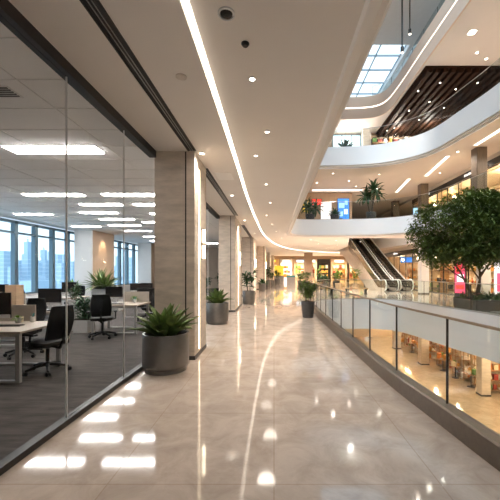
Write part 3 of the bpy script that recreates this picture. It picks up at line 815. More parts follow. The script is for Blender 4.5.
def cup(x, y, z, label, m='white_gloss', pens=True, name='pen_cup'):
    t = thing(name, label, 'cup', (x, y, z), 0)
    MB().lathe([(.034,0),(.038,.09),(.034,.09),(.03,.01)], n=18).build('cup_body',m,t, smooth=True)
    if pens:
        q = random.Random(int(abs(x*100))); p = MB()
        for k in range(4): p.tube([(q.uniform(-.012,.012),q.uniform(-.012,.012),.015),(q.uniform(-.03,.03),q.uniform(-.03,.03),.15)], .004, 6)
        p.build('pens','goods_teal',t)
cup(-4.42+.35,5.62,.742,'white pen cup before the fabric screen on nearest desk'); cup(-4.27,5.63,.742,'clear cream tumbler before the fabric screen on nearest desk','goods_cream',False,'tumbler')
cup(-3.75,9.0,.742,'white pen cup on the desk by the second glass joint')
potted(-4.24,5.52,.742,.05,.09,'tiny plant in white pot on the nearest desk','taper','pot_white','leaf_bright',22,.11,.03,51,None,.3,(.3,1))
potted(-3.85,9.2,.742,.06,.10,'small bright plant before the screen by the second glass joint','taper','pot_white','leaf_bright',24,.16,.04,52,None,.3,(.3,1))
t = thing('wooden_box', 'tan wooden open box on the window desk beside dark monitor', 'box', (-6.42,8.1,.742))
MB().box(-.02,.25,-.12,-.10,0,.52).box(-.02,.25,.10,.12,0,.52).box(-.02,.0,-.10,.10,0,.52).box(.23,.25,-.10,.10,0,.52).build('sides','wood_box',t)
MB().box(0,.23,-.10,.10,0,.02).build('bottom','wood_box',t)
t = thing('desk_organiser', 'tan tray on dark monitor arm, left of the wooden box', 'tray', (-6.62,7.85,.742))
MB().box(-.16,.16,-.07,.07,.30,.36).build('tray','wood_box',t); MB().box(-.02,.02,-.02,.02,0,.30).box(-.09,.09,-.07,.07,0,.012).build('stand','black_metal',t)

def office_chair(name, label, loc, rz):
    t = thing(name, label, 'office chair', loc, rz, 'black mesh office chairs')
    m = MB().rbox(-.24,.24,-.23,.25,.43,.50,.09); m.build('seat','black_plastic',t, bevel=.02)
    # curved mesh back (faces +y)
    vs = []; fs = []; nx, nz = 8, 10
    for side in (0,1):
        for j in range(nz+1):
            f = j/nz; w = .19+.03*math.sin(PI*f)-.02*f; z = .55+.50*f; yb = -.25-.03*math.sin(PI*f*.9)-.10*f
            for i in range(nx+1):
                u = i/nx*2-1; vs.append((u*w, yb+.055*u*u-side*.02, z))
    S = (nx+1)*(nz+1); I = lambda s,i,j: s*S+j*(nx+1)+i
    for j in range(nz):
        for i in range(nx):
            fs.append((I(0,i,j),I(0,i+1,j),I(0,i+1,j+1),I(0,i,j+1))); fs.append((I(1,i,j),I(1,i,j+1),I(1,i+1,j+1),I(1,i+1,j)))
    for i in range(nx): fs += [(I(0,i,0),I(1,i,0),I(1,i+1,0),I(0,i+1,0)),(I(0,i,nz),I(0,i+1,nz),I(1,i+1,nz),I(1,i,nz))]
    for j in range(nz): fs += [(I(0,0,j),I(0,0,j+1),I(1,0,j+1),I(1,0,j)),(I(0,nx,j),I(1,nx,j),I(1,nx,j+1),I(0,nx,j+1))]
    b = MB().add(vs, fs).build('backrest','mesh_back',t, smooth=True)
    fr = [vs[I(0,0,j)] for j in range(nz+1)] + [vs[I(0,i,nz)] for i in range(1,nx+1)] + [vs[I(0,nx,j)] for j in range(nz-1,-1,-1)] + [vs[I(0,i,0)] for i in range(nx-1,-1,-1)]
    MB().tube([(p[0],p[1]-.01,p[2]) for p in fr], .014, 7, cap=False).build('back_frame','black_plastic',t, smooth=True)
    MB().tube([(0,-.02,.42),(0,-.26,.40),(0,-.33,.52),(0,-.33,.72)], .022, 8).build('spine','black_plastic',t, smooth=True)
    for s in (-1,1):
        MB().tube([(s*.20,.0,.43),(s*.29,.0,.45),(s*.29,-.02,.62)], .016, 7).box(s*.29-.035,s*.29+.035,-.13,.13,.62,.645).build('armrest','black_plastic',t)
    MB().lathe([(.05,.12),(.05,.16),(.028,.17),(.028,.37),(.09,.39),(.09,.43)], n=16).build('gas_column','black_metal',t, smooth=True)
    bs = MB(); cs = []
    for k in range(5):
        a = 2*PI*k/5+.3; e = (math.cos(a)*.30, math.sin(a)*.30, .075)
        bs.tube([(0,0,.13),(e[0]*.5,e[1]*.5,.115),e], [.03,.024,.016], 7)
        Mx = Matrix.Translation((e[0],e[1],.032)) @ Matrix.Rotation(a+.6,4,'Z') @ Matrix.Rotation(PI/2,4,'X')
        cs.append(MB().lathe([(.022,-.026),(.031,-.022),(.031,-.005),(.02,-.004),(.02,.004),(.031,.005),(.031,.022),(.022,.026)], n=14, M=Mx))
    bs.build('star_base','black_plastic',t)
    for c in cs: c.build('caster','black_plastic',t, smooth=True)
    return t
ch = office_chair('office_chair','nearest black mesh chair at the right end of the nearest desk',(-3.60,5.30,0),math.radians(72))
for x, y, a, l in ((-4.72,6.28,175,'black mesh chair tucked behind the nearest desk, cut by left edge'),(-4.12,8.0,22,'black mesh chair beside the white cube planter, back to the camera'),
                   (-3.05,9.0,95,'black mesh chair partly hidden by the nearest pier'),                   (-3.75,10.2,185,'black mesh chair behind the desk by second glass joint'),(-4.2,10.95,5,'black mesh chair before the desk just left of the pier'),
                   (-7.2,9.1,190,'black mesh chair behind the window desk monitors'),(-7.2,12.0,170,'far black mesh chair near the windows')):
    dup(ch, (x,y,0), math.radians(a), l)
# planters and cabinets
t = thing('cube_planter', 'white cube planter with dense dark shrub between the desks', 'potted plant', (-4.98,8.75,0))
MB().box(-.19,.19,-.19,.19,0,.33).build('pot','pot_white',t, bevel=.008)
MB().box(-.17,.17,-.17,.17,.331,.345).build('soil','soil',t)
m = MB(); q = random.Random(5)
for k in range(240):
    a = q.uniform(0,2*PI); r = q.uniform(0,.17); m.blade((math.cos(a)*r,math.sin(a)*r,.34+q.uniform(0,.5)), a+q.uniform(-.8,.8), q.uniform(-.3,1.2), q.uniform(.1,.22), .06, q.uniform(.3,1.2), 4)
m.build('foliage','leaf_dark',t, recalc=False)
MB().tube([(0,0,.34),(.02,.01,.6),(0,0,.85)], .012, 6).build('stem','bark',t)
def cabinet(x0,x1,y0,y1,h,label,nd):
    t = thing('storage_cabinet', label, 'cabinet', ((x0+x1)/2,(y0+y1)/2,0)); hx=(x1-x0)/2; hy=(y1-y0)/2
    MB().box(-hx,hx,-hy,hy,.04,h).box(-hx+.02,hx-.02,-hy+.03,hy-.02,0,.04).build('body','pot_white',t)
    for k in range(nd):
        a = -hx+2*hx*k/nd; b = -hx+2*hx*(k+1)/nd
        d = MB().box(a+.006,b-.006,-hy-.016,-hy,.05,h-.01).build('door','pot_white',t)
        MB().box(b-.05,b-.04,-hy-.03,-hy-.016,h*.45,h*.62).build('handle','silver',d)
cabinet(-5.72,-5.28,8.9,9.4,.62,'narrow white cabinet left of the cube planter',1)
cabinet(-8.9,-6.2,13.3,13.75,.55,'long low white cabinet below the wall planters',6)
bushy(-5.5,9.15,.62,.14,.2,'loose green plant on the narrow white cabinet', .42, 61, 'leaf_dark', 90, 'pot_white', 'taper', .26, None, .05, .16)
potted(-8.15,13.5,.55,.16,.26,'bright yellow-green plant on the long low cabinet','taper','pot_white','leaf_bright',60,.55,.09,62,None,.3,(.3,1.1))
t = thing('trough_planter', 'white trough planter with large palm-like plant before tan pier', 'potted plant', (-6.95,13.5,.55))
MB().box(-.34,.34,-.16,.16,0,.33).build('pot','pot_white',t, bevel=.008); MB().box(-.31,.31,-.13,.13,.331,.345).build('soil','soil',t)
m = MB(); leaves_fan(m,(-.08,0,.34),44,.95,.11,.14,63,.15,1.45,(.4,1.2)); leaves_fan(m,(.14,0,.34),34,.85,.11,.12,64,.15,1.4,(.4,1.2)); m.build('foliage','leaf',t, recalc=False)
for x, y, nm, l in ((-3.2,15.0,65,'tall dark plant inside the office behind second pier'),(-2.75,12.0,66,'dark shrub inside the office, seen between nearest and second pier'),(-2.75,18.0,67,'dark shrub inside the office beyond the second pier')):
    bushy(x,y,0,.26,.5,l,.95,nm,'leaf_dark',110,'pot_white','taper',.38,None,.09,.3)
spot((-9.0,18.3,3.6), 16, (1,.75,.5), 1.2, .8, .04, (-.35,0,-1))
t = thing('downlight', 'small office downlight washing the tan pier', 'ceiling light', (-9.0,18.3,3.722)); MB().lathe([(.06,0),(.06,-.01),(.03,-.012)], n=14).build('trim_ring','white_gloss',t)

# ------------------------------------------------------------------ skyline outside the office windows
q = random.Random(42)
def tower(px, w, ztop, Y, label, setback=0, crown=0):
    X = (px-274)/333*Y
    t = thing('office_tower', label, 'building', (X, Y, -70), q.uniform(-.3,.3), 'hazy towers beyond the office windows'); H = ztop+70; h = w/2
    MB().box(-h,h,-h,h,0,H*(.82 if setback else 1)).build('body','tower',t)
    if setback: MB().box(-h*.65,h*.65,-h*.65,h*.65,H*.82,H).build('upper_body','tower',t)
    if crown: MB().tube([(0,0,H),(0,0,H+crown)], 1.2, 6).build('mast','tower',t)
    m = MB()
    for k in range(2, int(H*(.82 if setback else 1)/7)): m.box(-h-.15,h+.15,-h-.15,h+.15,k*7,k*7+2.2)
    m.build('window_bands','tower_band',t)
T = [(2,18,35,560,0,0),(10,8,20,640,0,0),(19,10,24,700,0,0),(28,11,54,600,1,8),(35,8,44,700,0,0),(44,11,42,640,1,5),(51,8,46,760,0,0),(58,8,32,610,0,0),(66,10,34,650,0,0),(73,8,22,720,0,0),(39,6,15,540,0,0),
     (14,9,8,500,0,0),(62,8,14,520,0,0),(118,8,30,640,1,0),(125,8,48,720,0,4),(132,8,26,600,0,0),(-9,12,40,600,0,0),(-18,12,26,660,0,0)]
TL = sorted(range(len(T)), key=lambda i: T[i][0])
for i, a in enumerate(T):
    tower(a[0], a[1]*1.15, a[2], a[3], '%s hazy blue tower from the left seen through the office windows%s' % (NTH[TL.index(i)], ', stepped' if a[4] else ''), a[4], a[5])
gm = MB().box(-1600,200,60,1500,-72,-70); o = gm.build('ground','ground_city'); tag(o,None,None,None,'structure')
LB = []
for i in range(26):
    w = q.uniform(14,30); h = q.uniform(30,66)
    for _ in range(400):
        px = q.uniform(-10,135); Y = q.uniform(230,460); X = (px-274)/333*Y
        if all((X-a)**2+(Y-b)**2 > ((w+c)*.78)**2 for a, b, c in LB): break
    else: continue
    LB.append((X,Y,w))
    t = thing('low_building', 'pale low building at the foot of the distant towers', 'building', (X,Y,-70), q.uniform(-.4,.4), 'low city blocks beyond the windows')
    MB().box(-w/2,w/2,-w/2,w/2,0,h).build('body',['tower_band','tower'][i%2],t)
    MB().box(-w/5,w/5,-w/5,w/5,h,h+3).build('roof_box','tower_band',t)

# ------------------------------------------------------------------ shops
FR = 11.9   # shop front line on the gallery level and below
wn = 60
def shopfront(z0, z1, y0, y1, xf, col, lamp, where, seed, goods=True, glassy=True, tables=1, cols=None, depth=3.0, shelf_n=3, per=6, sign=True, power=40):
    """one shop bay facing -x between y0 and y1"""
    global wn
    q = random.Random(seed); xb = xf+depth
    struct('wall_shop_%d' % seed, MB().box(xb,xb+.08,y0,y1,z0,z1).box(xf-.02,xb,y0,y1,z1-.42,z1-.36), col)
    if sign:
        t = thing('shop_sign', 'black sign band over the %s' % where, 'sign', (xf-.03, (y0+y1)/2, z1-.2)); hh = (y1-y0)/2
        MB().box(-.05,.03,-hh+.02,hh-.02,-.18,.17).build('band','shop_black',t)
        m = MB(); yy = -.42
        for k in range(6):
            a = q.uniform(.09,.16); m.box(-.06,-.05,yy,yy+a,-.09,q.uniform(.03,.10)); yy += a+.05
        m.build('lettering','sign_white',t)
    if glassy:
        r = sroot('window_%d' % wn, (xf,(y0+y1)/2,z0)); wn += 1; hh = (y1-y0)/2; H = z1-z0-.42; n = max(2, round((y1-y0)/1.6)); m = MB(); g = MB()
        for k in range(n+1): yy = -hh+.02+(2*hh-.04)*k/n; m.box(-.025,.025,yy-.02,yy+.02,0,H)
        m.box(-.025,.025,-hh,hh,0,.06).box(-.025,.025,-hh,hh,H-.05,H).build('frame','dark_frame',r)
        MB().box(-.005,.005,-hh+.02,hh-.02,.06,H-.05).build('glass_pane','glass_shop',r)
    # shelf unit along the back wall
    W = (y1-y0)-.7; yc = (y0+y1)/2; xs = xb-.03
    t = thing('display_shelf', 'lit wooden wall shelves at the back of the %s' % where, 'shelf', (xs, yc, z0)); Hs = min(2.5, z1-z0-.6)
    MB().box(-.03,0,-W/2,W/2,.05,Hs).build('back_panel','shop_cream',t)
    MB().box(-.42,-.03,-W/2,-W/2+.05,0,Hs).box(-.42,-.03,W/2-.05,W/2,0,Hs).box(-.42,-.03,-.025,.025,0,Hs).build('upright','shelf_wood',t)
    zs = [.12+(Hs-.25)*k/shelf_n for k in range(shelf_n+1)]
    for zz in zs: MB().box(-.40,-.03,-W/2+.05,W/2-.05,zz-.03,zz).build('shelf_board','shelf_wood',t)
    pal = cols or ['amber','cream','brown','red','white','green']
    if goods:
        for k, zz in enumerate(zs[:-1]):
            nm = ['lowest','second','third','fourth','fifth'][k]
            for j in range(per):
                yy = -W/2+.16+(W-.32)*(j+.5)/per
                if abs(yy) < .14: yy += .17 if yy >= 0 else -.17
                product(q, xs-.22, yc+yy, z0+zz, pal[q.randrange(len(pal))], '%s on %s shelf, %s' % (NTH[per-1-j], nm, where), min(.42,(W/per)*.72), (zs[1]-zs[0])-.09)
    for k in range(tables):
        ty = y0+(y1-y0)*(k+.5)/tables; tx = xf+min(1.0, depth*.33)
        t = thing('display_table', '%s display table in the %s' % (['wooden','second wooden','third wooden'][k], where), 'table', (tx, ty, z0))
        MB().rbox(-.35,.35,-.6,.6,.72,.77,.03).build('tabletop','shelf_wood',t)
        for sx in (-1,1):
            for sy in (-1,1): MB().box(sx*.3-.025,sx*.3+.025,sy*.54-.025,sy*.54+.025,0,.72).build('leg','black_metal',t)
        if goods:
            for j in range(5):
                product(q, tx+(-.14 if j%2 else .14), ty-.45+.225*j, z0+.771, pal[q.randrange(len(pal))], '%s on %stable, %s' % (NTH[j], ['','second ','third '][k], where), .2, .42)
    for k in range(2):
        ly = y0+(y1-y0)*(k+.5)/2; lx = xf+min(1.3, depth*.5); zc = z1-.43
        t = thing('pendant_lamp', '%s warm pendant lamp in the %s' % (['near','far'][k], where), 'lamp', (lx, ly, zc))
        MB().tube([(0,0,0),(0,0,-.22)], .008, 6).build('cord','black_metal',t)
        MB().lathe([(.03,-.42),(.10,-.38),(.13,-.30),(.09,-.24),(.02,-.22)], n=16).build('lamp_shade','shop_lamp',t, smooth=True)
        point((lx-.25, ly, zc-.55), power, (1,.77,.48), .12)
def product(q, x, y, z, c, rest, w, hmax):
    kind = q.choice(['box','bag','jar','vase','flowers']); h = min(hmax, q.uniform(.22,.5)); w = min(w, .26)
    lab = '%s %s, %s' % (c, {'box':'gift box','bag':'paper bag','jar':'lidded jar','vase':'vase','flowers':'flowers in vase'}[kind], rest)
    t = thing({'box':'gift_box','bag':'paper_bag','jar':'jar','vase':'vase','flowers':'flower_vase'}[kind], lab, {'box':'box','bag':'bag','jar':'jar','vase':'vase','flowers':'vase'}[kind], (x,y,z), 0, 'goods on display in the shops')
    g = 'goods_'+c
    if kind == 'box':
        MB().box(-w/2,w/2,-w/2,w/2,0,h*.6).build('box_body',g,t); MB().box(-w/2-.006,w/2+.006,-w/2-.006,w/2+.006,h*.6,h*.74).build('lid',g,t)
    elif kind == 'bag':
        MB().add([(-w*.3,-w/2,0),(w*.3,-w/2,0),(w*.3,w/2,0),(-w*.3,w/2,0),(-w*.2,-w*.48,h*.78),(w*.2,-w*.48,h*.78),(w*.2,w*.48,h*.78),(-w*.2,w*.48,h*.78)], [(0,3,2,1),(4,5,6,7),(0,1,5,4),(1,2,6,5),(2,3,7,6),(3,0,4,7)]).build('bag_body',g,t)
        MB().tube([(0,-w*.2,h*.77),(0,-w*.15,h*.96),(0,w*.15,h*.96),(0,w*.2,h*.77)], .006, 5).build('handle','goods_brown',t)
    elif kind == 'jar':
        MB().lathe([(w*.32,0),(w*.42,h*.1),(w*.42,h*.6),(w*.3,h*.7)], n=14).build('jar_body',g,t, smooth=True); MB().lathe([(w*.33,h*.7),(w*.33,h*.8),(.01,h*.84)], n=14).build('lid','shelf_wood',t)
    else:
        k = .5 if kind == 'flowers' else .9
        MB().lathe([(w*.2,0),(w*.42,h*k*.35),(w*.34,h*k*.65),(w*.16,h*k*.85),(w*.22,h*k)], n=14).build('vase_body','goods_white' if kind=='flowers' else g,t, smooth=True)
        if kind == 'flowers':
            m = MB()
            for i in range(16): m.lathe([(.005,-.02),(.032,0),(.02,.025),(.004,.03)], (q.uniform(-w*.45,w*.45),q.uniform(-w*.45,w*.45),h*k+q.uniform(.0,h*.45)), 7)
            m.build('blossoms',g,t)
            m = MB()
            for i in range(10): m.blade((0,0,h*k*.95), q.uniform(0,6.28), q.uniform(.3,1.4), h*.45, .03, .5, 3)
            m.build('stems','leaf',t, recalc=False)
A = ['amber','cream','brown','amber','white','green','orange','cream','red']
B = ['white','cream','amber','brown','black']
# floor below: bays between the pale columns
for i, (a, b, col) in enumerate(((11.2,17.2,'shop_cream'),(17.2,23.0,'shop_gold'),(23.0,28.7,'shop_gold'),(28.7,32.9,'shop_cream'))):
    shopfront(-4.9, -1.62, a, b, 11.25, col, None, ['nearest','second','third','farthest'][i]+' shop downstairs', 1+i, True, False, 0, A, 1.75, 4, 11 if i < 3 else 8, False, 60)
def gondola(x, y, z, where, seed, w=1.3):
    q = random.Random(seed)
    t = thing('display_rack', 'free-standing goods rack, %s' % where, 'shelf', (x, y, z), 0, 'goods racks downstairs')
    MB().box(-w/2,w/2,.19,.22,0,1.75).build('back_panel','shop_cream',t)
    MB().box(-w/2,-w/2+.03,-.2,-.17,0,1.75).box(w/2-.03,w/2,-.2,-.17,0,1.75).box(-w/2,-w/2+.03,.16,.19,0,1.75).box(w/2-.03,w/2,.16,.19,0,1.75).build('upright','shelf_wood',t)
    for zz in (.15,.68,1.21,1.75): MB().box(-w/2+.04,w/2-.04,-.2,.19,zz-.03,zz).build('shelf_board','shelf_wood',t)
    for k, zz in enumerate((.15,.68,1.21,1.75)):
        for j in range(5):
            product(q, x-w/2+.16+(w-.32)*j/4, y-.02, z+zz, A[q.randrange(len(A))], '%s on %s shelf, %s' % (NTH[j], ['lowest','second','third','top'][k], where), .22, .40)
for i, (x, y) in enumerate(((11.85,17.9),(11.9,18.9),(11.85,19.9),(11.9,20.9),(11.9,21.9),(11.9,22.9),(11.85,24.3),(11.9,25.3),(11.85,26.3),(11.9,27.3),(11.9,28.6),(11.9,30.0))):
    gondola(x, y, -4.9, '%s rack downstairs' % ORD[i], 400+i)
for i, (x, y) in enumerate(((11.05,18.7),(11.05,20.3),(11.05,21.8),(11.05,24.9),(11.05,26.7))):
    w = '%s round table downstairs' % ORD[i]
    t = thing('round_table', 'small round display table in a row downstairs, %s' % ORD[i], 'table', (x,y,-4.9), 0, 'round tables downstairs')
    MB().lathe([(.36,.72),(.38,.73),(.38,.75),(.36,.76)], n=24).build('tabletop','shelf_wood',t); MB().lathe([(.2,0),(.2,.02),(.03,.04),(.03,.72)], n=14).build('pedestal','black_metal',t)
    q = random.Random(500+i)
    for j in range(5):
        a = 2*PI*j/5; product(q, x+.22*math.cos(a), y+.22*math.sin(a), -4.9+.761, A[q.randrange(len(A))], '%s on %s' % (NTH[j], w), .2, .6)
# gallery level behind the tree
for i, (a, b, col) in enumerate(((11.5,17.4,'shop_gold'),(17.4,20.4,'shop_gold'),(20.4,23.4,'shop_grey'),(23.4,28.6,'shop_gold'),(28.6,36.0,'shop_grey'))):
    shopfront(0, 3.5, a, b, FR, col, None, ['nearest','second','third','fourth','farthest'][i]+' shop behind the tree', 11+i, True, True, 1, B if i%2 else A, 3.0, 3, 5, True, 40)
# storey above
for i, (a, b, col) in enumerate(((8.0,13.0,'shop_gold'),(13.0,18.3,'shop_gold'),(18.3,24.0,'shop_cream'),(24.0,30.0,'shop_gold'))):
    shopfront(4.84, 8.0, a, b, 12.5, col, None, ['nearest','second','third','farthest'][i]+' shop upstairs', 21+i, True, True, 1, B if i%2 else A, 3.0, 3, 5, True, 45)
struct('wall_fascia_middle', MB().box(12.45,16.2,4,42,8.0,8.22), 'ceiling_cream')
struct('wall_fascia_gallery', MB().box(11.85,16.2,4,42,3.5,3.82), 'ceiling_cream')

# lit notices
def display(x, y, z, w, h, m, label, rz=0, frame='shop_black', cat='screen', name='display_screen', parts=None):
    t = thing(name, label, cat, (x,y,z), rz)
    MB().box(-w/2-.03,w/2+.03,0,.06,-.03,h+.03).build('frame',frame,t); s = MB().box(-w/2,w/2,-.012,0,0,h).build('screen',m,t)
    for (a,b,c,d,mm) in parts or []: MB().box(a*w-w/2,b*w-w/2,-.018,-.0121,c*h,d*h).build('picture',mm,s)
    return t
PIX = [(.1,.6,.55,.8,'screen_lite'),(.15,.45,.15,.4,'screen_lite'),(.55,.9,.25,.5,'screen_sky'),(.62,.88,.7,.9,'screen_lite')]
display(5.85,28.12,5.95,.95,1.75,'screen_blue','blue screen behind the lower white balcony', 0, parts=PIX)
display(3.6,28.12,7.15,.8,.5,'sign_red','small red sign behind the left balcony plant', 0, cat='sign', name='lit_sign')
display(2.7,28.12,6.6,.5,.9,'sign_yellow','yellow lit panel behind the left balcony plant', 0, cat='sign', name='lit_sign')
display(4.4,28.12,5.5,.9,1.9,'screen_white','pale lit shop window behind the lower white balcony', 0, cat='shop window', name='shop_window')
t = thing('poster_stand', 'red and pink lit poster stand beyond the tree trunks', 'poster', (11.35,20.3,0), math.radians(-62))
MB().box(-.36,.36,-.04,.06,0,2.25).build('frame','shop_black',t); s = MB().box(-.32,.32,-.055,-.041,.25,2.2).build('poster','screen_pink',t)
MB().box(-.26,.05,-.062,-.0555,1.5,2.0).build('picture','sign_red',s); MB().box(-.18,.26,-.062,-.0555,.95,1.4).build('picture','screen_white',s); MB().box(-.26,.26,-.062,-.0555,.5,.75).build('picture','sign_red',s)
t = thing('poster_stand', 'pale pink lit poster stand right of the white column', 'poster', (10.95,16.0,0), math.radians(-62))
MB().box(-.36,.36,-.04,.06,0,2.15).build('frame','panel_white',t); s = MB().box(-.32,.32,-.055,-.041,.2,2.1).build('poster','screen_white',t); MB().box(-.2,.2,-.062,-.0555,.6,1.5).build('picture','screen_pink',s)
display(12.0,27.8,5.3,.9,1.6,'screen_lite','pale blue screen in a shop on the storey above the tree', math.radians(-62))
display(15.6,38.9,2.6,1.6,.7,'screen_blue','blue shop sign right of the escalators', math.radians(-35), cat='sign', name='lit_sign')
# top storey pale shop window and goods
r = sroot('window_50', (6.1,27.55,9.46)); MB().box(-1.25,1.05,-.02,.0,.1,3.35).build('glass_pane','screen_sky',r)  # pane itself glows, standing in for the bright view behind it
m = MB()
for x in (-1.25,-.5,.3,1.05): m.box(x-.03,x+.03,-.07,-.02,.05,3.4)
m.box(-1.25,1.05,-.07,-.02,.05,.12).box(-1.25,1.05,-.07,-.02,3.32,3.4).build('frame','window_frame',r)
t = thing('display_shelf', 'dark shelf wall of colourful goods under the timber ceiling', 'shelf', (10.6,27.5,9.46))
MB().box(-2.6,2.6,-.05,0,0,3.0).build('back_panel','shop_black',t)
for zz in (.5,1.2,1.9,2.6): MB().box(-2.6,2.6,-.45,-.05,zz-.04,zz).build('shelf_board','shelf_wood',t)
q = random.Random(9)
for k, zz in enumerate((1.2,1.9,2.6)):
    for j in range(12):
        x = -2.4+j*.43; c = q.choice(['red','orange','white','teal','pink','amber','green']); w = q.uniform(.2,.34); h = q.uniform(.28,.5)
        t = thing('gift_box', '%s box, %s from the left on the %s shelf under the timber ceiling' % (c, NTH[j], ['lower','middle','upper'][k]), 'box', (10.6+x,27.22,9.46+zz), 0, 'coloured boxes under the timber ceiling')
        MB().box(-w/2,w/2,-.13,.13,0,h*.8).build('box_body','goods_'+c,t); MB().box(-w/2-.008,w/2+.008,-.138,.138,h*.8,h).build('lid','goods_'+q.choice(['white','cream','black']),t)
point((9.6,25.8,12.2), 120, WARM, .2); point((11.6,25.0,12.2), 90, WARM, .2); point((6.0,26.3,12.3), 60, (1,.92,.82), .2)

# ------------------------------------------------------------------ far hall at the end of the passage
def hall_bay(x0, x1, m, label, sign, seed, y=47.9, lit='shop_cream'):
    t = thing('shop_unit', label, 'shop', ((x0+x1)/2, y, 0)); h = (x1-x0)/2
    MB().box(-h,-h+.12,-.25,.05,0,3.3).box(h-.12,h,-.25,.05,0,3.3).box(-h+.12,h-.12,-.25,.05,2.75,3.3).build('surround',m,t)
    b = MB().box(-h+.12,h-.12,.0,.05,0,2.75).build('back_wall',lit,t)
    MB().box(-h*.6,h*.6,-.30,-.25,2.86,3.18).build('sign_panel',sign,t)
    for zz in (.7,1.35,2.0): MB().box(-h+.2,h-.2,-.2,0,zz-.03,zz).build('shelf_board','shelf_wood',t)
    q = random.Random(seed)
    for zz, nm in ((.7,'lowest'),(1.35,'middle'),(2.0,'top')):
        for j in range(4):
            x = -h+.45+(2*h-.9)*j/3; c = q.choice(A); g = thing('gift_box', '%s box, %s on the %s shelf of the %s' % (c, NTH[j], nm, label), 'box', ((x0+x1)/2+x, y-.1, zz), 0, 'boxes in the far hall shops')
            MB().box(-.16,.16,-.09,.08,0,q.uniform(.25,.5)).build('box_body','goods_'+c,g)
hall_bay(-1.6,.7,'shop_gold','far shop left with yellow sign','sign_yellow',201,lit='shop_gold')
hall_bay(.9,2.6,'panel_white','far shop with bright white doorway','screen_white',202,lit='screen_white')
hall_bay(2.8,4.9,'wall_tan','far shop behind the tan hall column','screen_lite',203,lit='shop_cream')
hall_bay(5.0,6.1,'shop_cream','far shop with pale blue sign','screen_sky',204,lit='shop_cream')
hall_bay(6.2,8.0,'shop_black','far black shop front','shop_black',205,lit='shop_black')
hall_bay(8.2,10.4,'shop_cream','far bright shop left of the escalators','screen_white',206,lit='shop_gold')
hall_bay(10.6,13.0,'shop_black','far dark shop behind the escalators','screen_blue',207,lit='shop_gold')
for x, y in ((2.0,39.0),(5.5,41.5),(4.5,36.0),(3.5,44.0)): spot((x,y,3.7), 90, WARM, 2.6, .8, .15)
for i, x in enumerate((-.4,1.8,3.8,5.6,9.3,11.8)): spot((x,46.4,3.6), 130, (1,.8,.55), 2.4, .8, .1)
t = thing('kiosk', 'yellow lit kiosk in the far hall', 'kiosk', (.65,44.0,0))
MB().box(-.65,.65,-.4,.4,0,1.0).build('counter','shop_grey',t); MB().box(-.6,.6,-.05,.05,1.0,2.3).build('sign_panel','sign_yellow',t)
t = thing('kiosk', 'teal topped kiosk at the end of the passage', 'kiosk', (2.1,41.5,0)); MB().box(-.5,.5,-.4,.4,0,.85).build('counter','shop_grey',t); MB().box(-.55,.55,-.45,.45,.85,1.05).build('counter_top','goods_teal',t)
q = random.Random(3)
FP = [(3.0,38.5),(3.5,35.5),(4.6,33.5),(5.4,36.5),(6.3,34.0),(5.9,30.5),(4.3,29.0),(2.6,31.5),(7.2,29.5),(6.9,37.0)]
for i, (x, y) in enumerate(FP):
    k = i % 3
    bushy(x,y,0,.32,.5,'%s leafy planter in the far hall beyond the light well' % ORD[sorted(p[1] for p in FP).index(y)], .8+.25*k, 300+i, ['leaf_dark','leaf','leaf_bright'][k], 70, ['pot','pot_dark','wood_box'][k], 'taper', .5, 'planters in the far hall', .11, .34)
# low benches beyond the light well
def bench(x, y, rz, label):
    t = thing('bench', label, 'bench', (x,y,0), rz, 'benches in the far hall')
    MB().rbox(-.8,.8,-.25,.25,.38,.45,.04).build('seat','shelf_wood',t)
    for s in (-1,1): MB().box(s*.65-.04,s*.65+.04,-.2,.2,0,.38).build('leg','black_metal',t)
bench(3.2,22.5,.1,'dark bench at the end of the light well, left'); bench(5.6,22.8,-.1,'dark bench before the escalators')
# L3/L2 soffit light lines and downlights
for i, (x, y) in enumerate(((10.3,21.2),(10.0,26.0),(10.6,15.5))):
    t = thing('soffit_light', '%s warm linear light under the upper balcony' % ['second','farthest','nearest'][i], 'ceiling light', (x,y,8.22), math.radians(-8) if i < 2 else 0, 'linear lights under the upper balcony')
    MB().box(-.13,.13,-2.1,2.1,-.006,0).build('frame','fascia',t); MB().box(-.1,.1,-2.05,2.05,-.012,-.006).build('diffuser','upper_strip',t)
t = thing('soffit_light', 'wide warm linear light over the lower balcony shops', 'ceiling light', (5.2,27.3,8.22)); MB().box(-2.1,2.1,-.3,.3,-.006,0).build('frame','fascia',t); MB().box(-2.05,2.05,-.26,.26,-.012,-.006).build('diffuser','upper_strip',t)
for i, (x, y) in enumerate(((4,22.6),(5.5,24.5),(7.2,22.8),(3.2,25.0),(6.4,26.0),(10.2,18.5),(11.6,16.5),(11.2,22.5),(12,20))):
    downlight(x, y, 8.22, '%s small downlight under the upper white balcony' % ORD[sorted(p[1] for p in ((4,22.6),(5.5,24.5),(7.2,22.8),(3.2,25.0),(6.4,26.0),(10.2,18.5),(11.6,16.5),(11.2,22.5),(12,20))).index(y)], 'downlights under the upper balcony', .06)
    spot((x, y, 8.16), 48, WARM, 2.5)
for i, (x, y) in enumerate(((2.6,23.5),(4.5,24.2),(6.5,25.0),(3.6,27.0),(5.5,28.8),(11.0,15.0),(11.2,20.5),(11.6,25.0),(5.2,33.0))):
    downlight(x, y, 3.82, '%s small downlight under the lower white balcony' % ORD[sorted(p[1] for p in ((2.6,23.5),(4.5,24.2),(6.5,25.0),(3.6,27.0),(5.5,28.8),(11.0,15.0),(11.2,20.5),(11.6,25.0),(5.2,33.0))).index(y)], 'downlights under the lower balcony', .06)
    spot((x, y, 3.76), 90, WARM, 2.5)
t = thing('square_downlight', 'large square downlight in the cream top ceiling', 'ceiling light', (9.45,15.9,13.0))
MB().rbox(-.2,.2,-.2,.2,-.02,0,.04).build('frame','white_gloss',t); MB().rbox(-.15,.15,-.15,.15,-.026,-.02,.03).build('lamp','downlight',t)
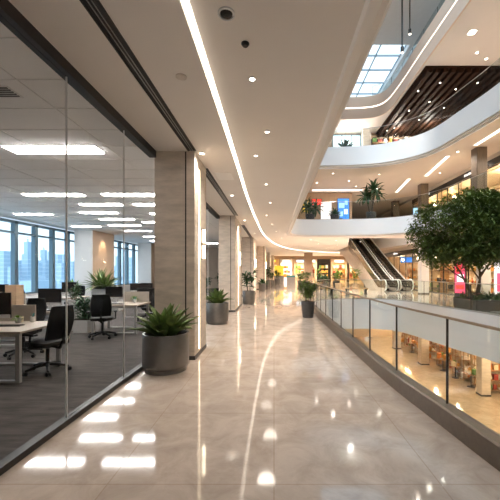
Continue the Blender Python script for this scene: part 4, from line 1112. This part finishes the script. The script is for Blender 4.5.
spot((9.45,15.9,12.9), 250, WARM, 2.4)
for i, (x, y) in enumerate(((10.6,17.4),(11.4,17.9),(10.9,15.2))):
    downlight(x, y, 13.0, '%s small downlight in the cream top ceiling' % ORD[[2,1,0][[17.9,17.4,15.2].index(y)] if False else i], 'downlights in the cream top ceiling', .07)
TS = [(8.85,20.5),(9.3,23.0),(9.75,19.6),(10.15,21.8),(10.6,24.4),(11.05,20.3),(11.5,22.6),(9.3,25.8),(11.95,19.6),(8.9,26.3)]
for i, (x, y) in enumerate(TS):
    t = thing('ceiling_spotlight', '%s tiny warm spotlight hung between the dark timber slats' % ORD[sorted(p[1] for p in TS).index(y)] if [p[1] for p in TS].count(y) == 1 else 'tiny warm spotlight between timber slats, %s of a level pair' % ('left' if i == 2 else 'right'), 'ceiling light', (x+.02, y, 12.90), 0, 'spotlights in the timber ceiling')
    MB().lathe([(.05,0),(.05,-.22),(.045,-.23)], n=10).build('lamp_body','bronze',t); MB().lathe([(.045,-.231),(.04,-.25)], n=10).build('lamp','downlight',t)
    if i % 3 == 0: spot((x+.02,y,12.6), 22, WARM, 2.4)
# lower level lamps
for i, (x, y) in enumerate(((9.0,14),(9.0,19.5),(9.0,25),(6,28),(4.5,22),(6.5,10))):
    if not (x < 8.6 and y < 19): downlight(x if x > 8.6 else x, y, -1.62, '%s downlight over the floor below' % ORD[i], 'downlights over the floor below', .07)
    if not (x < 8.6 and y < 19): spot((x, y, -1.7), 45, (1,.78,.5), 2.5, .8, .35)
# hanging rods below the roof
t = thing('hanging_rod', 'tall dark hanging rod before the skylight corner', 'pendant', (7.15,18.6,17.0)); MB().tube([(0,0,0),(0,0,-2.9)], .045, 8).build('rod','dark_frame',t); MB().lathe([(.09,-2.9),(.09,-3.2),(.07,-3.22)], n=12).build('lamp_head','dark_frame',t); MB().lathe([(.068,-3.221),(.05,-3.24)], n=12).build('lamp','downlight',t)
t = thing('hanging_rod', 'short dark hanging rod right of the taller one', 'pendant', (7.7,18.9,17.0)); MB().tube([(0,0,0),(0,0,-1.7)], .04, 8).build('rod','dark_frame',t); MB().lathe([(.08,-1.7),(.08,-1.95),(.07,-1.97)], n=12).build('lamp_head','dark_frame',t); MB().lathe([(.066,-1.971),(.05,-1.99)], n=12).build('lamp','downlight',t)
